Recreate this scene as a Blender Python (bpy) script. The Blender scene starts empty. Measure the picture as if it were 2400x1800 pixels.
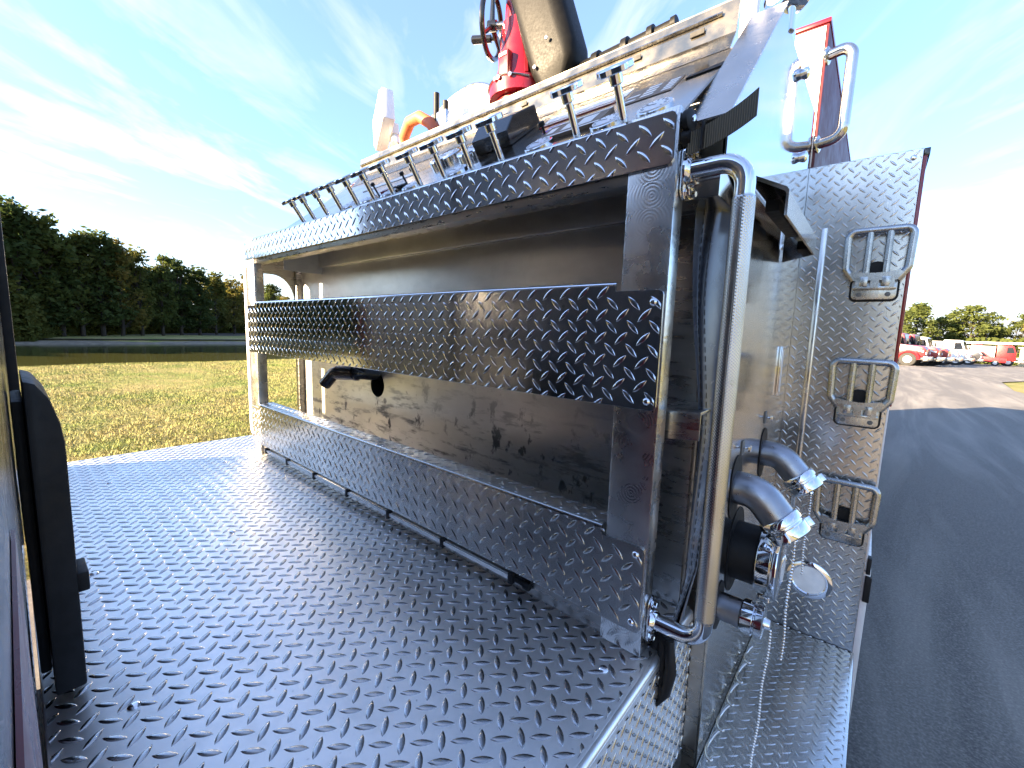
import bpy, bmesh, math, random
from mathutils import Vector, Matrix, noise
R = math.radians
random.seed(7)
SC = bpy.context.scene
COL = SC.collection

# ------------------------------------------------------------------ camera, sky, sun, exposure
def look(yaw, pitch, roll):
    cy, sy, cp, sp = math.cos(yaw), math.sin(yaw), math.cos(pitch), math.sin(pitch)
    f = Vector((-sy * cp, cy * cp, -sp)); r = Vector((cy, sy, 0)); u = r.cross(f)
    r2 = r * math.cos(roll) + u * math.sin(roll); u2 = -r * math.sin(roll) + u * math.cos(roll)
    return Matrix((r2, u2, -f)).transposed()
cam = bpy.data.cameras.new('camera'); cam_o = bpy.data.objects.new('camera', cam); COL.objects.link(cam_o)
CAM = Vector((0.2685, -0.6949, 0.5793))
cam_o.matrix_world = Matrix.Translation(CAM) @ look(R(40.168), R(7.086), R(1.814)).to_4x4()
cam.sensor_width = 36.0; cam.lens = 997.4 / 2400 * 36; cam.clip_start = 0.003; cam.clip_end = 3000
SC.camera = cam_o

SUN_EL = R(15.0)
SUN_H = Vector((0.502, 0.865, 0)).normalized()             # the way the light travels, over the ground
sun_dir = Vector((SUN_H.x * math.cos(SUN_EL), SUN_H.y * math.cos(SUN_EL), -math.sin(SUN_EL)))
sl = bpy.data.lights.new('sun', 'SUN'); sl.energy = 3.3; sl.angle = R(0.53); sl.color = (1.0, 0.76, 0.48)
so = bpy.data.objects.new('sun', sl); COL.objects.link(so)
so.rotation_euler = sun_dir.to_track_quat('-Z', 'Y').to_euler()

W = bpy.data.worlds.new('World'); SC.world = W; W.use_nodes = True
nt = W.node_tree; nt.nodes.clear()
def N(tree, typ, **kw):
    n = tree.nodes.new(typ)
    for k, v in kw.items():
        if k.startswith('i_'):
            key = k[2:]
            key = int(key) if key.isdigit() else key.replace('_', ' ')
            n.inputs[key].default_value = v
        else: setattr(n, k, v)
    return n
def mth(tree, op, a, b=None, c=None, clamp=False):
    n = tree.nodes.new('ShaderNodeMath'); n.operation = op; n.use_clamp = clamp
    for i, v in enumerate((a, b, c)):
        if v is None: continue
        if isinstance(v, (int, float)): n.inputs[i].default_value = v
        else: tree.links.new(v, n.inputs[i])
    return n.outputs[0]
def ramp(tree, fac, stops):
    n = tree.nodes.new('ShaderNodeValToRGB'); e = n.color_ramp.elements
    while len(e) < len(stops): e.new(0.5)
    for el, (p, c) in zip(e, stops):
        el.position = p; el.color = c if len(c) == 4 else (*c, 1)
    tree.links.new(fac, n.inputs[0]); return n.outputs[0]
def mixc(tree, fac, a, b, mode='MIX'):
    n = tree.nodes.new('ShaderNodeMix'); n.data_type = 'RGBA'; n.blend_type = mode
    for i, v in ((0, fac), (6, a), (7, b)):
        if isinstance(v, (int, float)): n.inputs[i].default_value = v
        elif isinstance(v, (tuple, list)): n.inputs[i].default_value = v if len(v) == 4 else (*v, 1)
        else: tree.links.new(v, n.inputs[i])
    return n.outputs[2]

sky = N(nt, 'ShaderNodeTexSky', sky_type='NISHITA', sun_disc=False, sun_elevation=SUN_EL,
        air_density=1.15, dust_density=1.3, ozone_density=2.2, altitude=0)
# sky sun_rotation: 0 is +Y, turning clockwise seen from above
sky.sun_rotation = math.atan2(-SUN_H.x, -SUN_H.y)
tc = N(nt, 'ShaderNodeTexCoord')
sep = N(nt, 'ShaderNodeSeparateXYZ'); nt.links.new(tc.outputs['Generated'], sep.inputs[0])
zz = mth(nt, 'MAXIMUM', mth(nt, 'ADD', sep.outputs[2], 0.06), 0.03)
px = mth(nt, 'DIVIDE', sep.outputs[0], zz); py = mth(nt, 'DIVIDE', sep.outputs[1], zz)
ca, sa = math.cos(R(33)), math.sin(R(33))                   # streaks run towards (-sin, cos)
along = mth(nt, 'ADD', mth(nt, 'MULTIPLY', px, -sa), mth(nt, 'MULTIPLY', py, ca))
across = mth(nt, 'ADD', mth(nt, 'MULTIPLY', px, ca), mth(nt, 'MULTIPLY', py, sa))
def cloudlayer(sa_, sc_, seed, detail, dist, lo, hi):
    c = N(nt, 'ShaderNodeCombineXYZ'); nt.links.new(mth(nt, 'MULTIPLY', along, sa_), c.inputs[0])
    nt.links.new(mth(nt, 'MULTIPLY', across, sc_), c.inputs[1]); c.inputs[2].default_value = seed
    n = N(nt, 'ShaderNodeTexNoise', i_Scale=1.0, i_Detail=detail, i_Roughness=0.58, i_Distortion=dist)
    nt.links.new(c.outputs[0], n.inputs['Vector'])
    return ramp(nt, n.outputs['Fac'], [(lo, (0, 0, 0)), (hi, (1, 1, 1))])
c1 = cloudlayer(0.42, 1.0, 6.6, 8.0, 1.3, 0.50, 0.70)
c2 = cloudlayer(1.0, 2.5, 12.4, 10.0, 1.6, 0.51, 0.74)
c3 = cloudlayer(0.22, 0.55, 1.3, 3.0, 0.2, 0.28, 0.56)
cl = mth(nt, 'MULTIPLY', mth(nt, 'ADD', c1, mth(nt, 'MULTIPLY', c2, 0.55)), mth(nt, 'ADD', mth(nt, 'MULTIPLY', c3, 0.85), 0.15), clamp=True)
low = mth(nt, 'SUBTRACT', 1.0, mth(nt, 'MULTIPLY', sep.outputs[2], 4.8), clamp=True)    # thicker towards the horizon, all round
cl = mth(nt, 'ADD', mth(nt, 'MULTIPLY', cl, 1.0), mth(nt, 'MULTIPLY', mth(nt, 'POWER', low, 1.7), 1.0), clamp=True)
tint = mixc(nt, 1.0, sky.outputs[0], (0.49, 0.63, 0.88), 'MULTIPLY')
tint = mixc(nt, 0.10, tint, (3.0, 3.2, 3.5))
skyc = mixc(nt, cl, tint, (2.05, 2.10, 2.18))
bg = N(nt, 'ShaderNodeBackground', i_Strength=0.05); nt.links.new(skyc, bg.inputs[0])
wo = N(nt, 'ShaderNodeOutputWorld'); nt.links.new(bg.outputs[0], wo.inputs[0])

SC.view_settings.view_transform = 'Standard'; SC.view_settings.look = 'None'
SC.view_settings.gamma = 1.0; SC.view_settings.exposure = 3.8; SC.view_settings.use_curve_mapping = False
SC.cycles.use_denoising = True
SC.cycles.max_bounces = 8; SC.cycles.glossy_bounces = 5; SC.cycles.diffuse_bounces = 3
SC.cycles.sample_clamp_indirect = 6.0

# ------------------------------------------------------------------ mesh helpers
class MB:
    def __init__(s): s.v, s.f, s.m = [], [], []
    def add(s, vs, fs, mi=0):
        o = len(s.v); s.v += [tuple(v) for v in vs]; s.f += [tuple(i + o for i in f) for f in fs]; s.m += [mi] * len(fs); return s
    def box(s, x0, x1, y0, y1, z0, z1, mi=0):
        return s.add([(x0, y0, z0), (x1, y0, z0), (x1, y1, z0), (x0, y1, z0), (x0, y0, z1), (x1, y0, z1), (x1, y1, z1), (x0, y1, z1)],
                     [(0, 3, 2, 1), (4, 5, 6, 7), (0, 1, 5, 4), (1, 2, 6, 5), (2, 3, 7, 6), (3, 0, 4, 7)], mi)
    def obox(s, c, a, b, d, mi=0):                           # centre and three half-axis vectors
        c, a, b, d = map(Vector, (c, a, b, d))
        return s.add([c + i * a + j * b + k * d for k in (-1, 1) for i, j in ((-1, -1), (1, -1), (1, 1), (-1, 1))],
                     [(0, 3, 2, 1), (4, 5, 6, 7), (0, 1, 5, 4), (1, 2, 6, 5), (2, 3, 7, 6), (3, 0, 4, 7)], mi)
    def prism(s, poly, off, mi=0):
        n = len(poly); off = Vector(off); p = [Vector(q) for q in poly]
        return s.add(p + [q + off for q in p], [tuple(range(n - 1, -1, -1)), tuple(range(n, 2 * n))] +
                     [(i, (i + 1) % n, n + (i + 1) % n, n + i) for i in range(n)], mi)
    def tube(s, pts, r, seg=12, cap=True, closed=False, mi=0, flat=1.0):
        P = [Vector(p) for p in pts]; n = len(P); rs = r if isinstance(r, (list, tuple)) else [r] * n
        T = []
        for i in range(n):
            if closed: t = P[(i + 1) % n] - P[i - 1]
            else: t = P[min(i + 1, n - 1)] - P[max(i - 1, 0)]
            T.append(t.normalized())
        up = Vector((0, 0, 1)) if abs(T[0].z) < .9 else Vector((1, 0, 0))
        u = T[0].cross(up).normalized(); vs = []
        for i in range(n):
            u = (u - T[i] * u.dot(T[i])).normalized(); w = T[i].cross(u)
            for k in range(seg):
                a = 2 * math.pi * k / seg
                vs.append(P[i] + (u * math.cos(a) + w * math.sin(a) * flat) * rs[i])
        fs = []
        for i in range(n if closed else n - 1):
            j = (i + 1) % n
            for k in range(seg):
                fs.append((i * seg + k, i * seg + (k + 1) % seg, j * seg + (k + 1) % seg, j * seg + k))
        if cap and not closed:
            fs.append(tuple(range(seg - 1, -1, -1))); fs.append(tuple(range((n - 1) * seg, n * seg)))
        return s.add(vs, fs, mi)
    def lathe(s, prof, o, ax, seg=24, mi=0, lobes=0, lob=0.0):     # prof: (distance along axis, radius)
        o = Vector(o); ax = Vector(ax).normalized()
        up = Vector((0, 0, 1)) if abs(ax.z) < .9 else Vector((1, 0, 0))
        u = ax.cross(up).normalized(); w = ax.cross(u); vs = []
        for t, r in prof:
            for k in range(seg):
                a = 2 * math.pi * k / seg; rr = r * (1 + lob * math.cos(lobes * a)) if lobes else r
                vs.append(o + ax * t + (u * math.cos(a) + w * math.sin(a)) * rr)
        n = len(prof)
        fs = [(i * seg + k, i * seg + (k + 1) % seg, (i + 1) * seg + (k + 1) % seg, (i + 1) * seg + k) for i in range(n - 1) for k in range(seg)]
        fs.append(tuple(range(seg - 1, -1, -1))); fs.append(tuple(range((n - 1) * seg, n * seg)))
        return s.add(vs, fs, mi)
    def grid(s, nu, nv, fn, mi=0):
        vs = [fn(i / nu, j / nv) for j in range(nv + 1) for i in range(nu + 1)]
        return s.add(vs, [(j * (nu + 1) + i, j * (nu + 1) + i + 1, (j + 1) * (nu + 1) + i + 1, (j + 1) * (nu + 1) + i) for j in range(nv) for i in range(nu)], mi)
def fillet(pts, r, n=7):
    P = [Vector(p) for p in pts]; out = [P[0]]
    for i in range(1, len(P) - 1):
        a, b = (P[i - 1] - P[i]).normalized(), (P[i + 1] - P[i]).normalized()
        half = a.angle(b) / 2; d = r / math.tan(half)
        c = P[i] + (a + b).normalized() * (r / math.sin(half))
        s0, s1 = P[i] + a * d - c, P[i] + b * d - c
        tot = s0.angle(s1); nrm = s0.cross(s1).normalized()
        for k in range(n + 1): out.append(c + Matrix.Rotation(tot * k / n, 3, nrm) @ s0)
    out.append(P[-1]); return out
def rrect(w, h, r, n=4):                                     # rounded rectangle, centred
    o = []
    for cx, cy, a0 in ((w / 2 - r, h / 2 - r, 0), (-w / 2 + r, h / 2 - r, 90), (-w / 2 + r, -h / 2 + r, 180), (w / 2 - r, -h / 2 + r, 270)):
        for k in range(n + 1):
            a = R(a0 + 90 * k / n); o.append((cx + r * math.cos(a), cy + r * math.sin(a)))
    return o
INV = {}
def part(name, mb, mats, parent=None, smooth=32, bevel=0.0, kind=None, label=None, loc=None, fix=True):
    me = bpy.data.meshes.new(name); me.from_pydata([tuple(v) for v in mb.v], [], mb.f)
    if not isinstance(mats, (list, tuple)): mats = [mats]
    for m in mats: me.materials.append(m)
    if len(mats) > 1: me.polygons.foreach_set('material_index', mb.m)
    if fix or bevel:
        bm = bmesh.new(); bm.from_mesh(me)
        if bevel:
            es = [e for e in bm.edges if len(e.link_faces) == 2 and e.calc_face_angle(0) > R(30)]
            bmesh.ops.bevel(bm, geom=es, offset=bevel, segments=2, affect='EDGES', clamp_overlap=True, profile=0.6)
        if fix: bmesh.ops.recalc_face_normals(bm, faces=bm.faces)
        bm.to_mesh(me); bm.free()
    if smooth:
        me.shade_smooth(); me.set_sharp_from_angle(angle=R(smooth))
    o = bpy.data.objects.new(name, me); COL.objects.link(o)
    if parent is not None:
        o.parent = parent
        if parent.name in INV: o.matrix_parent_inverse = INV[parent.name]
    if loc is not None: o.location = loc
    if kind: o['kind'] = kind
    if label: o['label'] = label
    return o
def tag(o, label, cat, group=None):
    o['label'] = label; o['category'] = cat
    if group: o['group'] = group
    return o
def thing(name, label, cat, loc=(0, 0, 0), group=None, world=True, rz=0):
    o = bpy.data.objects.new(name, None); COL.objects.link(o); o.location = loc; o.empty_display_size = .2
    o.rotation_euler[2] = rz
    if world: INV[o.name] = Matrix.Translation(-Vector(loc))
    return tag(o, label, cat, group)
def dup(o, parent=None):
    c = o.copy(); COL.objects.link(c)
    if parent is not None:
        c.parent = parent
        c.matrix_parent_inverse = INV[parent.name] if parent.name in INV else Matrix.Identity(4)
    for ch in o.children: dup(ch, c)
    return c

# ------------------------------------------------------------------ materials
def new_mat(name):
    m = bpy.data.materials.new(name); m.use_nodes = True
    t = m.node_tree; b = t.nodes['Principled BSDF']; return m, t, b
def coords(t, scale=(1, 1, 1), kind='Object'):
    c = N(t, 'ShaderNodeTexCoord'); mp = N(t, 'ShaderNodeMapping'); mp.inputs['Scale'].default_value = scale
    t.links.new(c.outputs[kind], mp.inputs[0]); return mp.outputs[0]
def tnoise(t, vec, scale, detail=3, rough=.55, dist=0):
    n = N(t, 'ShaderNodeTexNoise', i_Scale=scale, i_Detail=detail, i_Roughness=rough, i_Distortion=dist)
    t.links.new(vec, n.inputs['Vector']); return n.outputs['Fac']
def bump(t, b, h, strength, dist=.001):
    n = N(t, 'ShaderNodeBump', i_Strength=strength, i_Distance=dist); t.links.new(h, n.inputs['Height'])
    t.links.new(n.outputs[0], b.inputs['Normal'])
def paint(name, col, rough=.4, metal=0.0, var=.08, scale=9, bumps=0.0, coat=0.0, rvar=.08, spec=.5, vscale=(1, 1, 1)):
    m, t, b = new_mat(name); v = coords(t, vscale); n = tnoise(t, v, scale, 5)
    d = tuple(max(0, c * (1 - var * 2)) for c in col); l = tuple(min(1, c * (1 + var)) for c in col)
    t.links.new(ramp(t, n, [(.3, d), (.7, l)]), b.inputs['Base Color'])
    r = ramp(t, tnoise(t, v, scale * 3.3, 4), [(.3, (max(.02, rough - rvar),) * 3), (.7, (min(1, rough + rvar),) * 3)])
    t.links.new(r, b.inputs['Roughness'])
    b.inputs['Metallic'].default_value = metal; b.inputs['Specular IOR Level'].default_value = spec
    if coat: b.inputs['Coat Weight'].default_value = coat; b.inputs['Coat Roughness'].default_value = .04
    if bumps: bump(t, b, tnoise(t, v, scale * 12, 3), bumps)
    return m
MT = {}
def tread_mat(name, col, rough, dirt=.3, scr=.5):
    m, t, b = new_mat(name); v = coords(t); b.inputs['Metallic'].default_value = 1
    big = tnoise(t, v, 3.1, 6, .62); med = tnoise(t, v, 17, 5, .6); fine = tnoise(t, v, 160, 3, .6)
    s1 = tnoise(t, coords(t, (6, 90, 6)), 2.0, 4, .6, .8); s2 = tnoise(t, coords(t, (80, 7, 7)), 2.0, 4, .6, .8)
    scrs = ramp(t, mth(t, 'MAXIMUM', s1, s2), [(.60, (0, 0, 0)), (.74, (1, 1, 1))])
    dk = tuple(c * (1 - dirt) for c in col)
    base = mixc(t, ramp(t, big, [(.38, (0, 0, 0)), (.66, (1, 1, 1))]), dk, col)
    base = mixc(t, ramp(t, med, [(.50, (0, 0, 0)), (.72, (.45,) * 3)]), base, tuple(c * .72 for c in col))
    spots = ramp(t, tnoise(t, v, 60, 2, .5), [(.70, (0, 0, 0)), (.76, (.8,) * 3)])
    base = mixc(t, spots, base, tuple(c * .45 for c in col))
    t.links.new(base, b.inputs['Base Color'])
    r = mth(t, 'ADD', mth(t, 'MULTIPLY', big, .16), mth(t, 'MULTIPLY', med, .10)); r = mth(t, 'ADD', r, rough - .13)
    r = mth(t, 'ADD', r, mth(t, 'MULTIPLY', scrs, .10 * scr)); r = mth(t, 'ADD', r, mth(t, 'MULTIPLY', spots, .15), clamp=True)
    t.links.new(r, b.inputs['Roughness'])
    bump(t, b, mth(t, 'ADD', mth(t, 'MULTIPLY', fine, .35), mth(t, 'ADD', mth(t, 'MULTIPLY', med, 1.0), mth(t, 'MULTIPLY', scrs, .25))), .10, .001)
    return m
MT['tread'] = tread_mat('tread_aluminium', (.95, .935, .91), .42, .16)
MT['lug'] = tread_mat('worn_dark_reflection_lugs', (.50, .505, .515), .22, .25)  # worn lugs; base darkened to stand in for the dark reflections they catch
MT['tread_pol'] = tread_mat('polished_tread', (.70, .71, .73), .11, .12, .6)
MT['tread_old'] = tread_mat('weathered_tread', (.62, .61, .59), .25, .30)
MT['alu'] = paint('mill_aluminium', (.47, .45, .42), .30, 1, .10, 5, .05, rvar=.08, vscale=(1, 1, 5))
MT['chrome'] = paint('chrome', (.80, .81, .83), .045, 1, .02, 12, 0, rvar=.02)
MT['mirror'] = paint('polished_stainless', (.58, .60, .64), .065, 1, .03, 5, .03, rvar=.03)
MT['pump'] = paint('brushed_stainless_panel', (.56, .53, .48), .14, 1, .05, 5, .03, rvar=.04)
MT['cast'] = paint('satin_cast_aluminium', (.36, .36, .38), .34, 1, .10, 18, .10)
MT['step'] = paint('die_cast_step', (.40, .41, .415), .27, 1, .10, 30, .10)
MT['steel'] = paint('stainless_trim', (.58, .57, .55), .22, 1, .08, 10, .03)
MT['black'] = paint('black_rubber', (.009, .009, .010), .55, 0, .15, 20, .15, spec=.3)
MT['gloss_black'] = paint('gloss_black', (.010, .010, .011), .18, 0, .1, 15, 0, coat=.4)
MT['crinkle'] = paint('black_crinkle_coat', (.008, .0077, .0068), .48, 0, .15, 40, .3, spec=.14)
MT['red'] = paint('red_enamel', (.21, .004, .009), .28, 0, .06, 6, 0, coat=.4)
MT['white'] = paint('white_enamel', (.78, .78, .76), .30, 0, .05, 6, 0, coat=.4)
MT['orange'] = paint('orange_hose_rubber', (.42, .10, .035), .55, 0, .12, 14, .12)
MT['vinyl'] = paint('navy_vinyl', (.085, .098, .125), .24, 0, .15, 8, .05, rvar=.08, spec=.9)
MT['web'] = None
MT['grey'] = paint('grey_plastic', (.16, .16, .16), .5, 0, .1, 10, .05)
MT['lens'] = paint('frosted_lens', (.84, .84, .84), .18, 0, .06, 30, .10)
MT['dial'] = paint('dial_face', (.82, .83, .86), .35, 0, .03, 10, 0)
MT['print_dark'] = paint('placard_brown', (.16, .12, .09), .45, 0, .1, 10, 0)
MT['print_white'] = paint('placard_white', (.78, .78, .78), .4, 0, .05, 10, 0)
MT['tyre'] = paint('tyre', (.02, .02, .02), .8, 0, .2, 9, .2)
MT['glass'] = paint('dark_glass', (.010, .013, .020), .05, 0, .1, 3, 0, spec=.6)
MT['trimred'] = paint('deep_red_enamel', (.11, .004, .008), .3, 0, .06, 6, 0)
MT['lip'] = paint('sun_gilded_lip', (.33, .29, .22), .24, 1, .05, 6, .04)  # golden low sun on the aluminium put into its base colour
MT['board'] = paint('brushed_control_panel', (.50, .47, .42), .16, 1, .05, 6, .03)
MT['flatred'] = paint('flat_red_paint', (.075, .003, .006), .5, 0, .06, 6, 0)
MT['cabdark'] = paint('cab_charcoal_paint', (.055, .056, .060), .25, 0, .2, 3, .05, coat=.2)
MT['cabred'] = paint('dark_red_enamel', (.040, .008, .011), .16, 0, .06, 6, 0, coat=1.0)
MT['purple'] = paint('purple_tag', (.16, .10, .42), .4, 0, .05, 10, 0)

def swirl_mat():
    m, t, b = new_mat('swirled_aluminium'); b.inputs['Metallic'].default_value = 1
    c = N(t, 'ShaderNodeTexCoord'); s = N(t, 'ShaderNodeSeparateXYZ'); t.links.new(c.outputs['Object'], s.inputs[0])
    z = mth(t, 'SUBTRACT', mth(t, 'PINGPONG', mth(t, 'ADD', s.outputs[2], .013), .042), .021)
    x = mth(t, 'ADD', s.outputs[0], .034)
    r = mth(t, 'SQRT', mth(t, 'ADD', mth(t, 'MULTIPLY', x, x), mth(t, 'MULTIPLY', z, z)))
    h = mth(t, 'SINE', mth(t, 'ADD', mth(t, 'MULTIPLY', r, 1150), mth(t, 'MULTIPLY', tnoise(t, c.outputs['Object'], 30, 3), 9)))
    n = tnoise(t, c.outputs['Object'], 14, 4)
    hh = mth(t, 'ADD', mth(t, 'MULTIPLY', h, .5), mth(t, 'MULTIPLY', n, 1.2))
    bump(t, b, hh, .28, .0005)
    t.links.new(ramp(t, n, [(.3, (.56, .545, .52)), (.7, (.74, .73, .70))]), b.inputs['Base Color'])
    t.links.new(ramp(t, n, [(.3, (.20,) * 3), (.7, (.36,) * 3)]), b.inputs['Roughness'])
    return m
MT['swirl'] = swirl_mat()
def back_mat():                                              # rubbed, black-smeared aluminium of the hose tray
    m, t, b = new_mat('scuffed_aluminium'); b.inputs['Metallic'].default_value = 1
    c = N(t, 'ShaderNodeTexCoord'); s = N(t, 'ShaderNodeSeparateXYZ'); t.links.new(c.outputs['Object'], s.inputs[0])
    v = coords(t, (9, 1, 38)); v2 = coords(t, (22, 1, 14)); v3 = coords(t, (1, 1, 1))
    a = ramp(t, tnoise(t, v, 1, 6, .65), [(.52, (0, 0, 0)), (.64, (.8,) * 3)])
    d = ramp(t, tnoise(t, v2, 1, 5, .6), [(.58, (0, 0, 0)), (.64, (1, 1, 1))])
    big = ramp(t, tnoise(t, v3, 5, 3), [(.28, (.15,) * 3), (.52, (1, 1, 1))])
    hz = ramp(t, mth(t, 'SUBTRACT', .45, s.outputs[2]), [(.0, (0.04,) * 3), (.20, (1, 1, 1))])
    msk = mth(t, 'MULTIPLY', mth(t, 'MULTIPLY', mth(t, 'MAXIMUM', a, d), big), hz, clamp=True)
    base = ramp(t, tnoise(t, coords(t, (3, 1, 6)), 2, 6), [(.3, (.64, .63, .61)), (.7, (.82, .81, .79))])
    t.links.new(mixc(t, msk, base, (.11, .11, .112)), b.inputs['Base Color'])
    t.links.new(ramp(t, mth(t, 'ADD', msk, mth(t, 'MULTIPLY', tnoise(t, v3, 12, 5), .3)), [(0, (.30,) * 3), (1, (.55,) * 3)]), b.inputs['Roughness'])
    bump(t, b, tnoise(t, v3, 18, 5), .12, .004)
    return m
MT['back'] = back_mat()
def knurl_mat():
    m, t, b = new_mat('knurled_stainless'); b.inputs['Metallic'].default_value = 1
    b.inputs['Base Color'].default_value = (.60, .59, .57, 1); b.inputs['Roughness'].default_value = .22
    c = N(t, 'ShaderNodeTexCoord'); s = N(t, 'ShaderNodeSeparateXYZ'); t.links.new(c.outputs['Object'], s.inputs[0])
    ang = mth(t, 'ARCTAN2', mth(t, 'SUBTRACT', s.outputs[1], .03), mth(t, 'SUBTRACT', s.outputs[0], .097))
    k, q = 10.0, 700.0
    a = mth(t, 'ABSOLUTE', mth(t, 'SINE', mth(t, 'ADD', mth(t, 'MULTIPLY', ang, k), mth(t, 'MULTIPLY', s.outputs[2], q))))
    d = mth(t, 'ABSOLUTE', mth(t, 'SINE', mth(t, 'SUBTRACT', mth(t, 'MULTIPLY', ang, k), mth(t, 'MULTIPLY', s.outputs[2], q))))
    bump(t, b, mth(t, 'MINIMUM', a, d), .7, .0014)
    return m
MT['knurl'] = knurl_mat()
def web_mat():
    m, t, b = new_mat('olive_webbing'); b.inputs['Base Color'].default_value = (.060, .056, .040, 1); b.inputs['Roughness'].default_value = .8
    c = N(t, 'ShaderNodeTexCoord'); w = N(t, 'ShaderNodeTexWave', i_Scale=95.0, i_Distortion=.4)
    w.wave_type = 'BANDS'; w.bands_direction = 'X'; t.links.new(c.outputs['Object'], w.inputs['Vector'])
    bump(t, b, w.outputs['Fac'], .8, .0015)
    t.links.new(ramp(t, w.outputs['Fac'], [(0, (.055, .050, .036)), (1, (.13, .12, .09))]), b.inputs['Base Color'])
    return m
MT['web'] = web_mat()

def asphalt_mat():
    m, t, b = new_mat('asphalt'); v = coords(t)
    fine = tnoise(t, v, 95, 5, .75); big = tnoise(t, v, .25, 5, .6); tracks = tnoise(t, coords(t, (1.1, .10, 1)), 1.5, 6, .62, .8)
    base = ramp(t, fine, [(.32, (.050, .047, .042)), (.5, (.105, .098, .088)), (.70, (.24, .226, .20))])
    base = mixc(t, ramp(t, tracks, [(.44, (0, 0, 0)), (.72, (.62,) * 3)]), base, (.34, .315, .27))
    base = mixc(t, ramp(t, big, [(.45, (0, 0, 0)), (.7, (.5,) * 3)]), base, (.11, .104, .095))
    t.links.new(base, b.inputs['Base Color']); b.inputs['Roughness'].default_value = .8
    bump(t, b, fine, .5, .01); return m
MT['asphalt'] = asphalt_mat()
def lawn_mat():
    m, t, b = new_mat('lawn'); v = coords(t)
    f = tnoise(t, v, 26, 5, .7); g = tnoise(t, v, .55, 5, .65); s = tnoise(t, coords(t, (.5, 2.5, 1)), 2.2, 4, .6)
    c = mixc(t, ramp(t, f, [(.30, (0, 0, 0)), (.70, (1, 1, 1))]), (.21, .185, .075), (.33, .29, .12))
    c = mixc(t, ramp(t, g, [(.45, (0, 0, 0)), (.68, (1, 1, 1))]), c, (.15, .19, .05))
    c = mixc(t, ramp(t, s, [(.5, (0, 0, 0)), (.75, (.6,) * 3)]), c, (.24, .18, .08))
    t.links.new(c, b.inputs['Base Color']); b.inputs['Roughness'].default_value = .9
    b.inputs['Specular IOR Level'].default_value = .1
    bump(t, b, f, 1.0, .05); return m
MT['lawn'] = lawn_mat()
def blade_mat():
    m, t, b = new_mat('grass_blade'); n = tnoise(t, coords(t), 1.1, 4, .65); k = tnoise(t, coords(t), 40, 1)
    c = ramp(t, mth(t, 'ADD', mth(t, 'MULTIPLY', n, .6), mth(t, 'MULTIPLY', k, .4)), [(.34, (.34, .29, .125)), (.50, (.27, .265, .095)), (.62, (.16, .215, .05))])
    t.links.new(c, b.inputs['Base Color']); b.inputs['Roughness'].default_value = .85
    b.inputs['Specular IOR Level'].default_value = .15; return m
MT['blade'] = blade_mat()
def water_mat():
    m, t, b = new_mat('pond_water'); b.inputs['Base Color'].default_value = (.050, .052, .016, 1); b.inputs['Roughness'].default_value = .10
    b.inputs['Specular IOR Level'].default_value = .5
    bump(t, b, tnoise(t, coords(t, (1, .25, 1)), .8, 3), .25, .05); return m
MT['water'] = water_mat()
MT['shore'] = paint('shore_mud', (.17, .14, .10), .9, 0, .2, 2, .3)
MT['bark'] = paint('bark', (.035, .027, .020), .9, 0, .25, 6, .5)
def leaf_mat(name, stops):
    m, t, b = new_mat(name); oi = N(t, 'ShaderNodeObjectInfo'); n = tnoise(t, coords(t), 1.3, 3)
    f = mth(t, 'ADD', mth(t, 'MULTIPLY', oi.outputs['Random'], .62), mth(t, 'MULTIPLY', n, .38))
    c = ramp(t, f, stops); t.links.new(c, b.inputs['Base Color']); b.inputs['Roughness'].default_value = .7
    b.inputs['Specular IOR Level'].default_value = .15
    tr = N(t, 'ShaderNodeBsdfTranslucent'); t.links.new(c, tr.inputs[0])
    mx = N(t, 'ShaderNodeMixShader', i_Fac=.5); out = t.nodes['Material Output']
    t.links.new(b.outputs[0], mx.inputs[1]); t.links.new(tr.outputs[0], mx.inputs[2]); t.links.new(mx.outputs[0], out.inputs[0]); return m
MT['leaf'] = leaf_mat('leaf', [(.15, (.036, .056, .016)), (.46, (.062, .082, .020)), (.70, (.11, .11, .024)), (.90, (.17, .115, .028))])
MT['leaf2'] = leaf_mat('leaf_lit', [(.15, (.075, .095, .028)), (.5, (.10, .125, .034)), (.75, (.15, .14, .038)), (.9, (.20, .12, .036))])  # brighter copy of leaf, sunlight on the far trees put into its colours

# ------------------------------------------------------------------ the setting
GZ = -1.0
def struct(name, mb, mat, **k): return part(name, mb, mat, kind='structure', smooth=60, **k)
def hgt(x, y):
    sg = lambda q: 1 / (1 + math.exp(max(-40, min(40, q)))); w = sg((x + 22.5) * 1.6); w2 = sg((x + 59) * .9)
    return GZ - .021 * max(0, y - 36) * sg(-(x + 20) * .5) - 1.6 * w + 1.2 * w2 + .04 * noise.noise(Vector((x * .3, y * .3, 0)))
mb = MB()
xs = [-900, -400, -200, -120] + [-90 + 2 * i for i in range(15)] + [-60 + 1.5 * i for i in range(24)] + [-24 + .5 * i for i in range(12)] + [-18 + 2 * i for i in range(9)] + [10, 40, 100, 250, 900]
ys = [-900, -300, -120] + [-60 + 4 * i for i in range(41)] + [130, 200, 400, 900]
vs = [(x, y, hgt(x, y)) for y in ys for x in xs]; nx = len(xs)
mb.add(vs, [(j * nx + i, j * nx + i + 1, (j + 1) * nx + i + 1, (j + 1) * nx + i) for j in range(len(ys) - 1) for i in range(nx - 1)])
struct('ground', mb, MT['lawn'])
mb = MB(); LFT = [(-70, -3.2), (22, -3.4), (30, -15), (100, -15)]; RGT = [(-70, 4.6), (18, 5.2), (21.5, 4.1), (27, 4.6), (36, 9), (52, 30), (100, 30)]
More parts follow.
